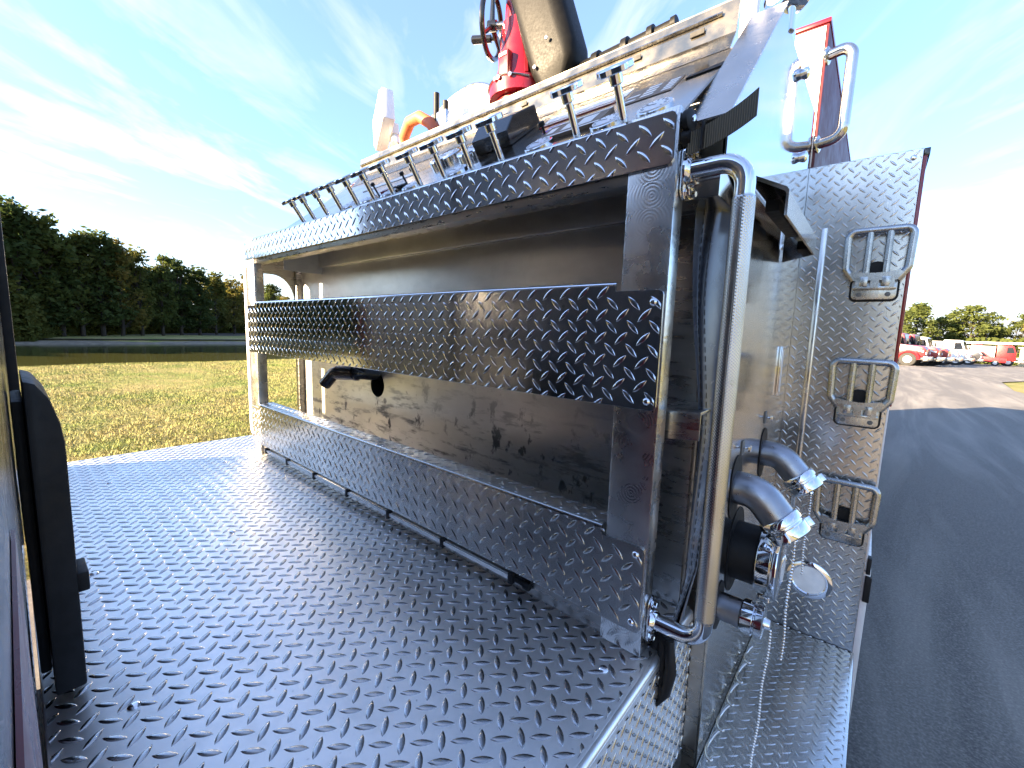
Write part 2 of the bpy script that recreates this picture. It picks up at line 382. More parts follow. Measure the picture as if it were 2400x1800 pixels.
def bnd(tab, y):
    for (a, b), (c, d) in zip(tab, tab[1:]):
        if y <= c: return b + (d - b) * (y - a) / (c - a)
    return tab[-1][1]
mb.grid(24, 170, lambda u, v_: (bnd(LFT, -70 + 170 * v_) * (1 - u) + bnd(RGT, -70 + 170 * v_) * u, -70 + 170 * v_, GZ + .05 - .021 * max(0, -70 + 170 * v_ - 36)))
struct('road', mb, MT['asphalt'])
mb = MB(); mb.grid(40, 60, lambda u, v: (-61 + u * 41.5, -60 + v * 130, -2.0)); struct('pond', mb, MT['water'])
mb = MB()
def shorefn(u, v):
    y = -60 + v * 130; return (-60.3 + u * 2.6 + .8 * noise.noise(Vector((y * .15, 0, 3))), y, -1.72 - .34 * u + .05 * noise.noise(Vector((y, u * 2, 0))))
mb.grid(4, 90, shorefn); struct('shore', mb, MT['shore'])

# ------------------------------------------------------------------ the fire truck
T = thing('fire_truck', 'red and silver fire truck with tread plate walkway and top mounted pump controls', 'fire truck', (-.925, 3.0, GZ))
L = -1.85

def lugs(name, parent, mat, O, U, V, Nn, ur, vr, p=.04, ln=.033, wd=.0092, h=.0017, phase=(0, 0), skip=None):
    O, U, V, Nn = map(Vector, (O, U, V, Nn)); mb = MB()
    st = (-1, -.72, -.36, 0, .36, .72, 1); r2 = math.sqrt(.5)
    i0, i1 = int((ur[0] - p) / p) - 1, int((ur[1] + p) / p) + 1
    j0, j1 = int((vr[0] - p) / p) - 1, int((vr[1] + p) / p) + 1
    for i in range(i0, i1 + 1):
        for j in range(j0, j1 + 1):
            for k in (0, 1):
                cu = (i + .5 * k) * p + phase[0]; cv = (j + .5 * k) * p + phase[1]
                an = R((45 if k == 0 else -45) + random.uniform(-1.6, 1.6)); d = (math.cos(an), math.sin(an)); lh = random.uniform(.82, 1.12)
                ext = ln * .5 * r2
                if cu + ext < ur[0] + .003 or cu - ext > ur[1] - .003 or cv + ext < vr[0] + .003 or cv - ext > vr[1] - .003: continue
                if skip and skip(cu, cv): continue
                vs = []
                for t in st:
                    w = wd * .5 * (1 - t * t) ** .8; hh = h * lh * (1 - t * t) ** .55
                    for s_, q in ((-1, -.0002), (-.45, hh * .82), (.45, hh * .82), (1, -.0002)):
                        uu = cu + d[0] * t * ln * .5 - d[1] * s_ * w; vv = cv + d[1] * t * ln * .5 + d[0] * s_ * w
                        uu = min(max(uu, ur[0]), ur[1]); vv = min(max(vv, vr[0]), vr[1])
                        vs.append(O + U * uu + V * vv + Nn * (q if abs(s_) == 1 else q + h * .12))
                fs = [(a * 4 + c, a * 4 + c + 1, a * 4 + c + 5, a * 4 + c + 4) for a in range(6) for c in range(3)]
                mb.add(vs, fs)
    return part(name, mb, mat, parent, smooth=50, kind='stuff', fix=False)

def screw(parent, pos, n, r=.0065, mat='chrome', name='screw'):
    mb = MB(); mb.lathe([(0, r), (.0012, r), (.0030, r * .82), (.0042, r * .45), (.0045, r * .2)], pos, n, 14)
    return part(name, mb, MT[mat], parent)

# walkway
mb = MB(); mb.box(-2.15, .022, -.703, .219, -.012, 0)
floor = part('walkway_floor', mb, MT['tread'], T, bevel=.003, label='wide grey tread plate floor of the walkway')
lugs('tread_lugs', floor, MT['lug'], (0, 0, 0), (1, 0, 0), (0, 1, 0), (0, 0, 1), (-2.146, .016), (-.70, .215), ln=.034, wd=.0112, h=.0017)
for x, y in ((-.526, -.613), (-.033, -.066), (-1.034, -.608), (-1.039, -.331), (-1.75, -.5), (-1.75, -.15)):
    screw(floor, (x, y, 0), (0, 0, 1), .0085, name='floor_bolt')
mb = MB(); mb.box(.0221, .032, -.70, .21, -.335, -.008)
mb.tube([(.0245, -.70, -.0068), (.0245, .21, -.0068)], .0070, 14)
riser = part('walkway_edge_riser', mb, MT['tread'], T, label='bright tread plate riser below the walkway edge')
lugs('grip_lugs', riser, MT['lug'], (.032, 0, 0), (0, 1, 0), (0, 0, 1), (1, 0, 0), (-.69, .208), (-.33, -.02), p=.03, ln=.025, wd=.0065, h=.0018)
mb = MB(); mb.box(-2.165, -2.1505, -.70, .21, -.12, -.002); part('walkway_trim', mb, MT['tread'], T, bevel=.002)

# posts of the hose tray frame
def post(x0, x1, side):
    mb = MB(); mb.box(x0, x1, 0.0, .040, .0005, .934)
    return part('frame_post', mb, MT['swirl'], T, bevel=.004)
p_near = post(-.078, .004, 1); p_far = post(L, L + .075, -1)
mb = MB(); mb.box(-.0775, .0035, .2, .2195, .001, .82); part('tray_post', mb, MT['alu'], T, bevel=.002)
mb = MB(); mb.box(L - .004, L + .03, .195, .245, .001, .9); mb.box(L - .002, L + .012, .04, .195, .80, .93)
mb.box(L - .002, L + .012, .04, .195, .001, .045); part('end_frame', mb, MT['alu'], T, bevel=.003)
mb = MB()                                                    # curved corner gusset of the far end frame
arc = [(L + .004, .195 - .0, .80), (L + .004, .09, .80)] + [(L + .004, .195 - .105 * math.cos(R(a)), .80 - .16 * (1 - math.cos(R(90 - a))) - .0) for a in (0,)] 
poly = [(L + .004, .195, .8005), (L + .004, .10, .8005)] + [(L + .004, .10 + .095 * math.sin(R(a)), .68 + .12 * math.cos(R(a))) for a in range(10, 91, 10)]
mb.prism(poly, (.006, 0, 0)); part('end_gusset', mb, MT['alu'], T, smooth=20)
mb = MB(); mb.box(L + .075, -.079, .003, .042, .829, .934); part('frame_rail', mb, MT['alu'], T, bevel=.003)

# back wall with its round hole
mb = MB(); hx, hz, hr, hs = -1.19, .355, .047, .075; yb = .221
x0, x1, z0, z1 = L + .03, .006, .002, .828
mb.add([(x0, yb, z0), (x1, yb, z0), (x1, yb, hz - hs), (x0, yb, hz - hs)], [(0, 1, 2, 3)])
mb.add([(x0, yb, hz + hs), (x1, yb, hz + hs), (x1, yb, z1), (x0, yb, z1)], [(0, 1, 2, 3)])
mb.add([(x0, yb, hz - hs), (hx - hs, yb, hz - hs), (hx - hs, yb, hz + hs), (x0, yb, hz + hs)], [(0, 1, 2, 3)])
mb.add([(hx + hs, yb, hz - hs), (x1, yb, hz - hs), (x1, yb, hz + hs), (hx + hs, yb, hz + hs)], [(0, 1, 2, 3)])
ri = []; ro = []
for k in range(32):
    a = 2 * math.pi * k / 32; c, s = math.cos(a), math.sin(a); q = hs / max(abs(c), abs(s))
    ri.append((hx + hr * c, yb, hz + hr * s)); ro.append((hx + q * c, yb, hz + q * s))
rb = [(x, yb + .06, z) for x, y, z in ri]
mb.add(ri + ro + rb, [(k, (k + 1) % 32, 32 + (k + 1) % 32, 32 + k) for k in range(32)] + [(k, (k + 1) % 32, 64 + (k + 1) % 32, 64 + k) for k in range(32)] + [tuple(range(64, 96))], 0)
mb.m[-1] = 1
for q in range(-33, -1): mb.m[q] = 1
back = part('tray_wall', mb, [MT['back'], MT['black']], T, smooth=0, label='scuffed bare aluminium back wall with black rub marks')
mb = MB(); mb.box(L + .03, .004, .205, .2205, .8285, .935); part('tray_rail', mb, MT['back'], T, bevel=.003)
mb = MB(); mb.box(L + .075, .004, .05, .204, .905, .934); part('tray_roof', mb, MT['alu'], T)
mb = MB()
pp = fillet([(-1.185, .27, .385), (-1.20, .15, .405), (-1.30, .105, .400), (-1.345, .09, .352)], .035, 5)
mb.tube(pp, .0235, 14); mb.tube([pp[6], pp[7]], .0275, 14)
pip = part('drain_elbow', mb, MT['gloss_black'], T, label='glossy black elbow pipe sticking out of the tray wall')
mb = MB(); mb.lathe([(0, .0285), (.006, .030), (.02, .030), (.026, .0285)], pp[3], pp[4] - pp[3], 16); part('pipe_collar', mb, MT['gloss_black'], pip)
mb = MB(); mb.obox((.012, .125, .446), (.045, 0, .004), (0, .075, 0), (0, 0, .003)); mb.obox((.012, .0505, .424), (.046, 0, .004), (0, .002, 0), (0, 0, .024))
part('corner_strut', mb, MT['alu'], T, bevel=.001)
mb = MB()
for x in [-.02 + .0035 * i for i in range(20)]:
    mb.tube([(x, .218, .452), (x + .004, .2165, .4525)], .0035, 6)
part('weld_bead', mb, MT['alu'], T)

# three tread plates across the front
def plate(name, z0, z1, xr, label, tab, topdepth, mat, round_top=True):
    mb = MB(); poly = []
    t0, t1 = tab                                             # tab heights at the post
    out = [(L, z0 + t0), (L + .078, z0 + t0), (L + .078, z0), (-.085, z0), (-.085, z0 + t0), (-.010, z0 + t0), (-.004, z0 + t0 + .002), (0, z0 + t0 + .008),
           (0, z1 - t1 - .008), (-.002, z1 - t1 - .003), (-.008, z1 - t1), (-.085, z1 - t1), (-.085, z1), (L + .078, z1), (L + .078, z1 - t1), (L, z1 - t1)]
    clean = []
    for q in out:
        if not clean or (Vector(q) - Vector(clean[-1])).length > 1e-5: clean.append(q)
    mb.prism([(x, -.0042, z) for x, z in clean], (0, .0040, 0))
    o = part(name, mb, mat, T, smooth=0, bevel=.0008, label=label)
    mb = MB()
    n = 6; xa, xb = L + .078, -.085                             # rolled upper edge
    rr = .006
    prof = [(-.0042 + rr - rr * math.cos(R(90 * k / n)), z1 + rr * math.sin(R(90 * k / n))) for k in range(n + 1)] + [(-.0042 + rr + topdepth, z1 + rr)]
    mb.add([(x, y, z) for y, z in prof for x in (xa, xb)], [(2 * k, 2 * k + 1, 2 * k + 3, 2 * k + 2) for k in range(len(prof) - 1)])
    part('rolled_edge', mb, mat, o, smooth=60)
    lugs('tread_lugs', o, mat, (0, -.0042, 0), (1, 0, 0), (0, 0, 1), (0, -1, 0), (L + .003, -.003), (z0 + .001, z1 - .001), phase=(.01, z0 % .04),
         skip=lambda u, v: (u > -.09 or u < L + .085) and (v > z1 - t1 - .004 or v < z0 + t0 + .004))
    if topdepth > .03:
        lugs('ledge_lugs', o, mat, (0, 0, z1 + rr), (1, 0, 0), (0, 1, 0), (0, 0, 1), (xa, xb), (.004, topdepth), phase=(.02, .01))
    return o
up = plate('tread_plate', .847, .926, 0, 'tread plate band below the row of pull handles', (0, 0), .018, MT['tread_pol'])
mid = plate('tread_plate', .4525, .664, 0, 'mirror polished tread plate band across the middle of the tray', (.0, .010), .012, MT['tread_pol'])
low = plate('tread_plate', .046, .221, 0, 'tread plate band along the bottom of the tray', (.0, .012), .055, MT['tread_old'])
for x in (-.016, L + .018):
    for z in (.634, .468): screw(mid, (x, -.0042, z), (0, -1, 0))
    for z in (.193, .064): screw(low, (x, -.0042, z), (0, -1, 0))
# light strip under the lowest plate
mb = MB(); mb.box(-1.72, -.30, -.004, .006, .022, .036)
strip = part('light_strip', mb, MT['steel'], T, bevel=.001)
mb = MB(); mb.box(-1.72, -.30, -.0062, -.0042, .025, .033); part('strip_lens', mb, MT['lens'], strip)
for x in (-1.70, -1.486, -1.252, -1.016, -.778, -.534, -.30):
    mb = MB(); mb.box(x - .006, x + .006, -.009, .008, .017, .041); part('clip', mb, MT['black'], strip, bevel=.001)
mb = MB(); mb.tube([(-.30, 0, .028), (-.28, .004, .026), (-.262, .006, .022)], .006, 8); mb.lathe([(0, .009), (.014, .009)], (-.268, .006, .022), (1, 0, 0), 10); part('strip_cable', mb, MT['black'], strip)
mb = MB(); mb.box(L + .075, -.079, .012, .03, .0006, .05); part('toe_board', mb, MT['alu'], T)

# pull handles
TL = R(35.5); hd = Vector((0, -math.sin(TL), math.cos(TL)))
KX = [-1.328, -1.248, -1.153, -1.059, -.962, -.871, -.779, -.660, -.566, -.472, -.382, -.194, -.100]
first = None
for i, x in enumerate(KX):
    base = Vector((x, .02, .940))
    if first is None:
        mb = MB(); mb.tube([-hd * .03, hd * .062], .0068, 14)
        first = part('pull_handle', mb, MT['chrome'], T, loc=base)
        mb = MB(); mb.lathe([(.058, .0095), (.060, .0115), (.074, .0115), (.076, .010)], (0, 0, 0), hd, 18); part('collar', mb, MT['chrome'], first)
        mb = MB(); mb.lathe([(.0745, .026), (.076, .0285), (.0835, .0285), (.0855, .0265), (.0862, .012)], (0, 0, 0), hd, 40, lobes=5, lob=.13); part('knob', mb, MT['chrome'], first)
        first.parent = T; first.matrix_parent_inverse = INV[T.name]
    else:
        o = dup(first, T); o.location = base

# sloped control panel
PS = .83
def pan(x, s, n=0.0):                                        # point on the panel: s along the slope, n above it
    k = 1 / math.sqrt(1 + PS * PS)
    return Vector((x, .02 + s * k - n * PS * k, .932 + s * PS * k + n * k))
PU = (pan(0, 1) - pan(0, 0)).normalized(); PN = (pan(0, 0, 1) - pan(0, 0)).normalized()
SMAX = .365
mb = MB(); mb.prism([pan(-1.56, 0), pan(.0, 0), pan(.0, SMAX), pan(-1.56, SMAX)], -PN * .004)
panel = part('control_panel', mb, MT['board'], T, smooth=0, label='sloping brushed steel pump control panel')
a0, a1 = pan(0, SMAX), Vector((0, .385, 1.285))
mb = MB()
mb.prism([(-1.50, a0.y, a0.z + .001), (-.02, a0.y, a0.z + .001), (-.02, .335, 1.215), (-.02, .345, 1.285), (-1.50, .345, 1.285), (-1.50, .335, 1.215)], (0, .003, 0))
mb.prism([(-1.50, .3455, 1.2855), (-.02, .3455, 1.2855), (-.015, .392, 1.296), (-1.505, .392, 1.296)], (0, 0, .003))
bs = part('panel_backsplash', mb, MT['lip'], T, smooth=0, label='raised aluminium lip along the top of the control panel')
mb = MB()
for k in range(150):
    x = -1.49 + k * .0096
    mb.lathe([(0, .0042), (.0085, .0042)], (x, .338, 1.262), (1, 0, 0), 6)
part('piano_hinge', mb, MT['steel'], bs, kind='stuff')
for x, w in ((-.60, .022), (-.42, .02), (-.25, .02), (-1.0, .02), (-.115, .03)):
    mb = MB(); mb.box(x, x + w, .333, .336, 1.236, 1.246); part('latch_slot', mb, MT['black'], bs)
# panel instruments
def gauge(x, s, r, deep=.006, dark=False):
    mb = MB(); o = pan(x, s)
    mb.lathe([(0, r * 1.05), (deep * .8, r * 1.05), (deep, r), (deep, r * .86), (deep * .8, r * .84)], o, PN, 32)
    g = part('pressure_gauge', mb, MT['chrome'], T)
    mb = MB(); mb.lathe([(0, r * .86), (.002, r * .86)], o + PN * (deep * .8 + .0005), PN, 32); part('dial', mb, MT['dial'], g)
    mb = MB()
    for k in range(11):
        a = R(-130 + 26 * k); d = Vector((1, 0, 0)) * math.sin(a) + PU * math.cos(a)
        c = o + PN * (deep * .8 + .0028) + d * r * .7
        mb.obox(c, d * r * .09, d.cross(PN) * r * .018, PN * .0002)
    a = R(-70); d = Vector((1, 0, 0)) * math.sin(a) + PU * math.cos(a)
    mb.obox(o + PN * (deep * .8 + .0032) + d * r * .25, d * r * .4, d.cross(PN) * r * .025, PN * .0002)
    part('dial_marks', mb, MT['black'], g)
for x, s, r in ((-.069, .066, .031), (-.166, .072, .031), (-.322, .064, .031), (-.583, .064, .030), (-.765, .062, .028), (-.87, .06, .028), (-.98, .06, .028), (-1.10, .06, .028)): gauge(x, s, r)
gauge(-.62, .20, .05, .018); gauge(-.77, .235, .05, .018)
def placard(x0, x1, s0, s1, mat, rows, name='placard', n=.0012):
    mb = MB(); mb.prism([pan(x0, s0, .0004), pan(x1, s0, .0004), pan(x1, s1, .0004), pan(x0, s1, .0004)], PN * n)
    o = part(name, mb, MT[mat], T, smooth=0)
    mb = MB()
    for (a, b, c, d) in rows:
        X0, X1 = x0 + (x1 - x0) * a, x0 + (x1 - x0) * b; S0, S1 = s0 + (s1 - s0) * c, s0 + (s1 - s0) * d
        mb.prism([pan(X0, S0, n + .0007), pan(X1, S0, n + .0007), pan(X1, S1, n + .0007), pan(X0, S1, n + .0007)], PN * .0004)
    part('printing', mb, MT['print_white'], o, smooth=0); return o
placard(-.185, -.075, .17, .26, 'print_dark', [(.78, .96, .12 + .16 * k, .12 + .16 * k + .10) for k in range(5)] + [(.38, .62, .15 + .2 * k, .15 + .2 * k + .12) for k in range(4)] + [(.05, .3, .1, .2), (.05, .3, .4, .5)])
placard(-.34, -.19, .085, .165, 'print_dark', [(0, 1, 0, .10), (0, 1, .90, 1), (.08, .2, .3, .7), (.34, .5, .25, .75), (.6, .85, .2, .8)], 'engine_display', .006)
placard(-.42, -.20, .225, .245, 'red', [(.05, .9, .3, .6)]); placard(-.42, -.2, .25, .30, 'print_white', [(0, .1, 0, 1)])
placard(-.37, -.33, .16, .20, 'purple', [(.1, .9, .35, .6)]); placard(-1.2, -.9, .20, .23, 'print_white', [(0, .1, 0, 1)])
mb = MB(); q = pan(-.51, .235)
mb.prism([pan(-.58, .155, .001), pan(-.58, .30, .001), pan(-.58, .30, .045), pan(-.58, .20, .055), pan(-.58, .155, .035)], (.12, 0, 0))
bb = part('radio_box', mb, MT['gloss_black'], T, smooth=0, bevel=.002)
mb = MB(); mb.prism([pan(-.545, .23, .056), pan(-.495, .23, .056), pan(-.495, .245, .0545), pan(-.545, .245, .0545)], PN * .002); part('nameplate', mb, MT['print_white'], bb)
for x, s in ((-.36, .155), (-.86, .17), (-.90, .16), (-1.05, .15)):
    mb = MB(); mb.tube([pan(x, s), pan(x, s, .018)], .003, 8); mb.lathe([(.016, .003), (.018, .007), (.026, .007), (.028, .003)], pan(x, s), PN, 12); part('toggle_switch', mb, MT['black'], T)
for k in range(7):
    mb = MB(); x = -.93 + .018 * k; mb.prism([pan(x, .075, .001), pan(x + .013, .075, .001), pan(x + .013, .09, .001), pan(x, .09, .001)], PN * .008); part('rocker_switch', mb, MT['red' if k < 3 else 'black'], T, smooth=0)
mb = MB(); mb.prism([pan(-.062, .215, .0005), pan(-.058, .23, .0005), pan(-.0, .25, .0005), pan(.0, .222, .0005)], PN * .002); part('grip_recess', mb, MT['black'], T, smooth=0)

# wings at both ends of the panel
def wing(x0, x1, outer, poly, mat):
    mb = MB(); mb.prism([(outer, y, z) for y, z in poly], (.003 if outer > -1 else -.003, 0, 0))
    w = part('panel_wing', mb, MT[mat], T, smooth=0)
    mb = MB(); b, e = poly[0], poly[1]; d = Vector((0, e[0] - b[0], e[1] - b[1])).normalized(); n = Vector((0, -d.z, d.y))
    mb.prism([Vector((x0, *b)) + n * .003, Vector((x1, *b)) + n * .003, Vector((x1, *e)) + n * .003, Vector((x0, *e)) + n * .003], n * .003)
    part('wing_strip', mb, MT['steel'], w, smooth=0, bevel=.0008); return w
wing(.0, .0655, .0605, [(.042, .915), (.372, 1.250), (.41, 1.228), (.58, 1.233), (.894, 1.245), (.894, .80), (.235, .80), (.042, .86)], 'mirror')
wing(-1.62, -1.555, -1.617, [(.06, .93), (.40, 1.25), (.60, 1.25), (.60, .80), (.06, .80)], 'white')
mb = MB(); mb.box(.005, .058, .0415, .20, .80, .905); part('wing_skirt', mb, MT['pump'], T, bevel=.002)

# pump house with its side panel
mb = MB(); mb.prism([(.06, .215, -.42), (.06, .897, -.42), (.06, .897, .80), (.06, .235, .80), (.06, .215, .75)], (.0045, 0, 0))
side = part('pump_panel', mb, MT['pump'], T, smooth=0, label='polished steel side pump panel')
mb = MB(); mb.box(-1.80, .0595, .30, .89, -.42, .79); mb.box(-1.86, .055, .41, .885, .79, 1.2)
part('pump_house', mb, MT['alu'], T)
mb = MB(); mb.box(.033, .0595, .212, .232, -.42, -.01); part('panel_return', mb, MT['alu'], T)
# light hood over the side panel
hp = [(.0675, .866), (.130, .832), (.134, .826), (.134, .786), (.130, .786), (.130, .822), (.127, .826), (.0675, .859)]
mb = MB(); mb.prism([(x, .16, z) for x, z in hp], (0, .42, 0))
hood = part('light_hood', mb, MT['pump'], T, smooth=0)
mb = MB(); mb.prism([(.068, .5805, .866), (.131, .5805, .831), (.134, .5805, .826), (.134, .5805, .786), (.068, .5805, .772)], (0, .003, 0)); part('hood_end', mb, MT['mirror'], hood, smooth=0)
mb = MB(); mb.box(.085, .108, .24, .50, .815, .836); part('hood_lamp', mb, MT['black'], hood, bevel=.002)

# discharges and intake on the side panel
def ballchain(parent, top, bottom, r=.0030):
    mb = MB(); top, bottom = Vector(top), Vector(bottom); n = int((bottom - top).length / (r * 2.35)); 
    for k in range(n + 1):
        c = top.lerp(bottom, k / n) + Vector((.0015 * math.sin(k * .25), 0, 0))
        mb.lathe([(-r, r * .3), (-r * .55, r * .83), (0, r), (r * .55, r * .83), (r, r * .3)], c, (0, 0, 1), 6)
    return part('ball_chain', mb, MT['chrome'], parent, kind='stuff', fix=False)
def outlet(y, z, rad, reach, drop, chain_to):
    mb = MB(); P = fillet([(.066, y, z), (.066 + reach * .52, y, z), (.066 + reach, y, z - drop)], rad * 1.6, 8)
    mb.tube(P, rad, 24)
    o = part('discharge_outlet', mb, MT['cast'], T)
    d = (P[-1] - P[-2]).normalized()
    mb = MB(); e = P[-1]
    mb.lathe([(-.004, rad * 1.10), (0, rad * 1.16), (.012, rad * 1.18), (.014, rad * 1.06), (.018, rad * 1.06), (.020, rad * 1.18), (.040, rad * 1.16), (.043, rad * 1.02), (.044, rad * .5)], e, d, 28)
    side_v = d.cross(Vector((0, 1, 0))).normalized()
    for k in range(3):
        a = 2 * math.pi * k / 3 + .5; q = side_v * math.cos(a) + Vector((0, 1, 0)) * math.sin(a)
        mb.obox(e + d * .030 + q * rad * 1.22, d * .009, q * .007, d.cross(q) * .009)
    cap = part('outlet_cap', mb, MT['chrome'], o, bevel=.0006)
    mb = MB(); mb.lathe([(.043, .006), (.052, .006), (.054, .0035)], e, d, 10); part('cap_stud', mb, MT['chrome'], o)
    s0 = e + d * .05
    ballchain(o, s0 - Vector((0, 0, .006)), (s0.x, s0.y, chain_to))
    mb = MB(); mb.prism([(.0652, y + a, z + b) for a, b in rrect(rad * 2.5, rad * 4.0, rad * 1.24, 6)], (.0012, 0, 0)); part('outlet_opening', mb, MT['black'], o)
    return o
outlet(.613, .273, .034, .083, .045, -.03); outlet(.325, .252, .036, .085, .046, -.10)
mb = MB(); mb.lathe([(0, .066), (.05, .066), (.052, .070)], (.066, .385, .085), (1, 0, 0), 36)
itk = part('suction_intake', mb, MT['black'], T)
mb = MB(); mb.lathe([(.052, .074), (.055, .078), (.080, .078), (.083, .082), (.094, .082), (.096, .070), (.097, .03)], (.066, .385, .085), (1, 0, 0), 36)
for a in (.3, 2.4, 4.5): 
    q = Vector((0, math.cos(a), math.sin(a))); mb.obox(Vector((.136, .385, .085)) + q * .080, (.012, 0, 0), q * .012, Vector((1, 0, 0)).cross(q) * .012)
part('intake_cap', mb, MT['chrome'], itk, bevel=.001)
mb = MB(); mb.prism([(.0651, .385 + a, .085 + b) for a, b in rrect(.15, .20, .074, 6)], (.0010, 0, 0)); part('intake_opening', mb, MT['black'], itk)
mb = MB(); mb.lathe([(0, .029), (.044, .029), (.046, .031)], (.066, .275, -.004), (1, 0, 0), 24); dr = part('drain_valve', mb, MT['cast'], T)
mb = MB(); mb.lathe([(.046, .033), (.048, .035), (.068, .035), (.070, .030), (.072, .030), (.074, .034), (.086, .034), (.088, .028), (.089, .012), (.098, .010), (.099, .004)], (.066, .275, -.004), (1, 0, 0), 24); part('drain_cap', mb, MT['chrome'], dr)
mb = MB(); mb.prism([(.06515, .275 + a, -.004 + b) for a, b in rrect(.072, .108, .0355, 6)], (.0012, 0, 0)); part('valve_opening', mb, MT['black'], dr)
ballchain(dr, (.166, .275, -.016), (.160, .262, -.345), .0028)
# small hardware on the side panel
for y, z in ((.60, .372), (.36, .335), (.50, .175), (.70, .83)):
    mb = MB(); mb.box(.0648, .0672, y - .011, y + .011, z - .016, z + .016); h = part('label_tag', mb, MT['grey'], T, bevel=.0006)
    mb = MB(); mb.tube([(.067, y, z), (.080, y, z)], .003, 8); mb.box(.078, .083, y - .009, y + .009, z - .006, z + .006); part('pull_tab', mb, MT['chrome'], h, bevel=.001)
mb = MB(); mb.box(.0648, .071, .72, .74, .42, .56); g = part('sight_gauge', mb, MT['chrome'], T, bevel=.001)
mb = MB(); mb.box(.0712, .0725, .724, .736, .43, .55); part('gauge_scale', mb, MT['print_white'], g)

# near grab rail
def rail(name, x0, sgn, zt, zb, y):
    reach = .0925 * sgn
    path = fillet([(x0, y, zt), (x0 + reach, y, zt), (x0 + reach, y, zb), (x0, y, zb)], .036, 9)
    i0 = next(i for i, p in enumerate(path) if abs(p.x - x0 - reach) < 1e-6)
    mb = MB(); mb.tube(path, .0142, 24, cap=False)
    o = part(name, mb, MT['chrome'] if sgn > 0 else MT['white'], T, label='chrome grab rail with knurled grip beside the near post' if sgn > 0 else 'white grab rail on the far post')
    for zz in (zt, zb):
        mb = MB(); mb.prism([(x0 + .0006 * sgn, y + u * .72, zz + v) for u, v in rrect(.040, .088, .0199, 6)], (.005 * sgn, 0, 0))
        mb.lathe([(0, .022), (.006, .020), (.010, .0165)], (x0 + .005 * sgn, y, zz), (sgn, 0, 0), 24)
        part('rail_flange', mb, MT['chrome'], o, bevel=.0012)
        for dz in (-.033, .033):
            mb = MB(); mb.lathe([(0, .0075), (.001, .0075), (.0015, .006), (.007, .006), (.008, .005)], (x0 + .0056 * sgn, y, zz + dz), (sgn, 0, 0), 6); part('bolt', mb, MT['chrome'], o, smooth=0)
    return o
gr = rail('grab_rail', .0045, 1, .842, .063, .03)
mb = MB(); NA, NZ = 112, 560
def kn_fn(i, j):
    a = 2 * math.pi * i / NA; z = .790 - .685 * j / NZ
    h = min(abs(math.sin(a * 9 + z * 640)), abs(math.sin(a * 9 - z * 640)))
    if j < 3 or j > NZ - 3: h = 0
    r = .0150 + .0011 * min(1, h * 1.7); return (.097 + r * math.cos(a), .03 + r * math.sin(a), z)
mb.add([kn_fn(i, j) for j in range(NZ + 1) for i in range(NA)], [(j * NA + i, j * NA + (i + 1) % NA, (j + 1) * NA + (i + 1) % NA, (j + 1) * NA + i) for j in range(NZ) for i in range(NA)])
part('knurled_grip', mb, MT['steel'], gr, smooth=80)
rail('grab_rail', L - .0005, -1, .842, .063, .03)

# rear body: front face in tread plate
YB = .90
mb = MB(); mb.box(.050, .313, YB, YB + .005, -.3595, 1.092)
bf = part('body_tread_plate', mb, MT['tread_old'], T, smooth=0, bevel=.001, label='tread plate front face of the rear body with three folding steps')
lugs('tread_lugs', bf, MT['tread_old'], (0, YB, 0), (1, 0, 0), (0, 0, 1), (0, -1, 0), (.068, .311), (-.353, 1.09), p=.03, ln=.024, wd=.0062, h=.0014)
mb = MB(); mb.box(.113, .127, YB - .010, YB - .0016, -.06, .91); part('body_molding', mb, MT['steel'], bf, bevel=.002)
mb = MB(); mb.lathe([(0, .061), (.003, .060), (.0065, .053), (.0065, .046), (.003, .043)], (.185, YB - .001, -.176), (0, -1, 0), 40); rl = part('step_lamp', mb, MT['chrome'], bf)
mb = MB(); mb.lathe([(0, .043), (.0032, .043), (.0048, .03), (.0054, .005)], (.185, YB - .001, -.176), (0, -1, 0), 40); part('lamp_lens', mb, MT['lens'], bf)
screw(bf, (.295, YB, 1.07), (0, -1, 0), .007)
# sides, hose bed and tail of the body (they also throw the shadow on the road)
mb = MB(); mb.box(-2.163, .3125, YB + .0055, 7.4, -.50, 1.09); part('body_shell', mb, MT['red'], T, bevel=.004)
mb = MB(); mb.box(.3128, .322, YB + .012, 7.3, .40, 1.088); part('roll_up_door', mb, MT['red'], T, bevel=.002)
mb = MB(); mb.box(.3128, .318, YB + .02, 7.3, -.10, .395); part('white_panel', mb, MT['white'], T, bevel=.002)
mb = MB(); mb.box(.3128, .330, YB + .03, 7.3, -.62, -.105); part('white_fender_panel', mb, MT['white'], T, bevel=.002)
mb = MB(); mb.box(.318, .334, YB + .02, YB + .05, -.20, -.12); mb.box(.318, .328, YB + .015, YB + .045, -.11, -.06); part('door_catch', mb, MT['black'], T, bevel=.002)
mb = MB(); mb.box(.3135, .327, YB + .010, 7.2, 1.075, 1.094); part('drip_rail', mb, MT['gloss_black'], T, bevel=.002)
for b_ in ((-1.95, -1.86, YB + .02, 7.4), (-1.8595, -.0125, 7.2, 7.4), (-.012, .072, YB + .02, 7.4)):
    mb = MB(); mb.box(*b_, 1.0925, 1.50); hb = part('hose_bed_wall', mb, MT['flatred'], T, bevel=.004)
mb = MB(); mb.box(-.0115, .064, YB + .0165, YB + .0195, 1.10, 1.492); part('wall_panel', mb, MT['white'], hb)
mb = MB(); mb.box(-.014, .075, YB + .015, 7.41, 1.4995, 1.512); part('cap_trim', mb, MT['red'], hb, bevel=.003)
mb = MB(); mb.tube(fillet([(.0722, YB + .025, 1.41), (.136, YB + .005, 1.41), (.134, YB + .005, 1.165), (.0722, YB + .025, 1.165)], .032, 8), .0145, 18)
bh = part('body_grab_handle', mb, MT['steel'], T)
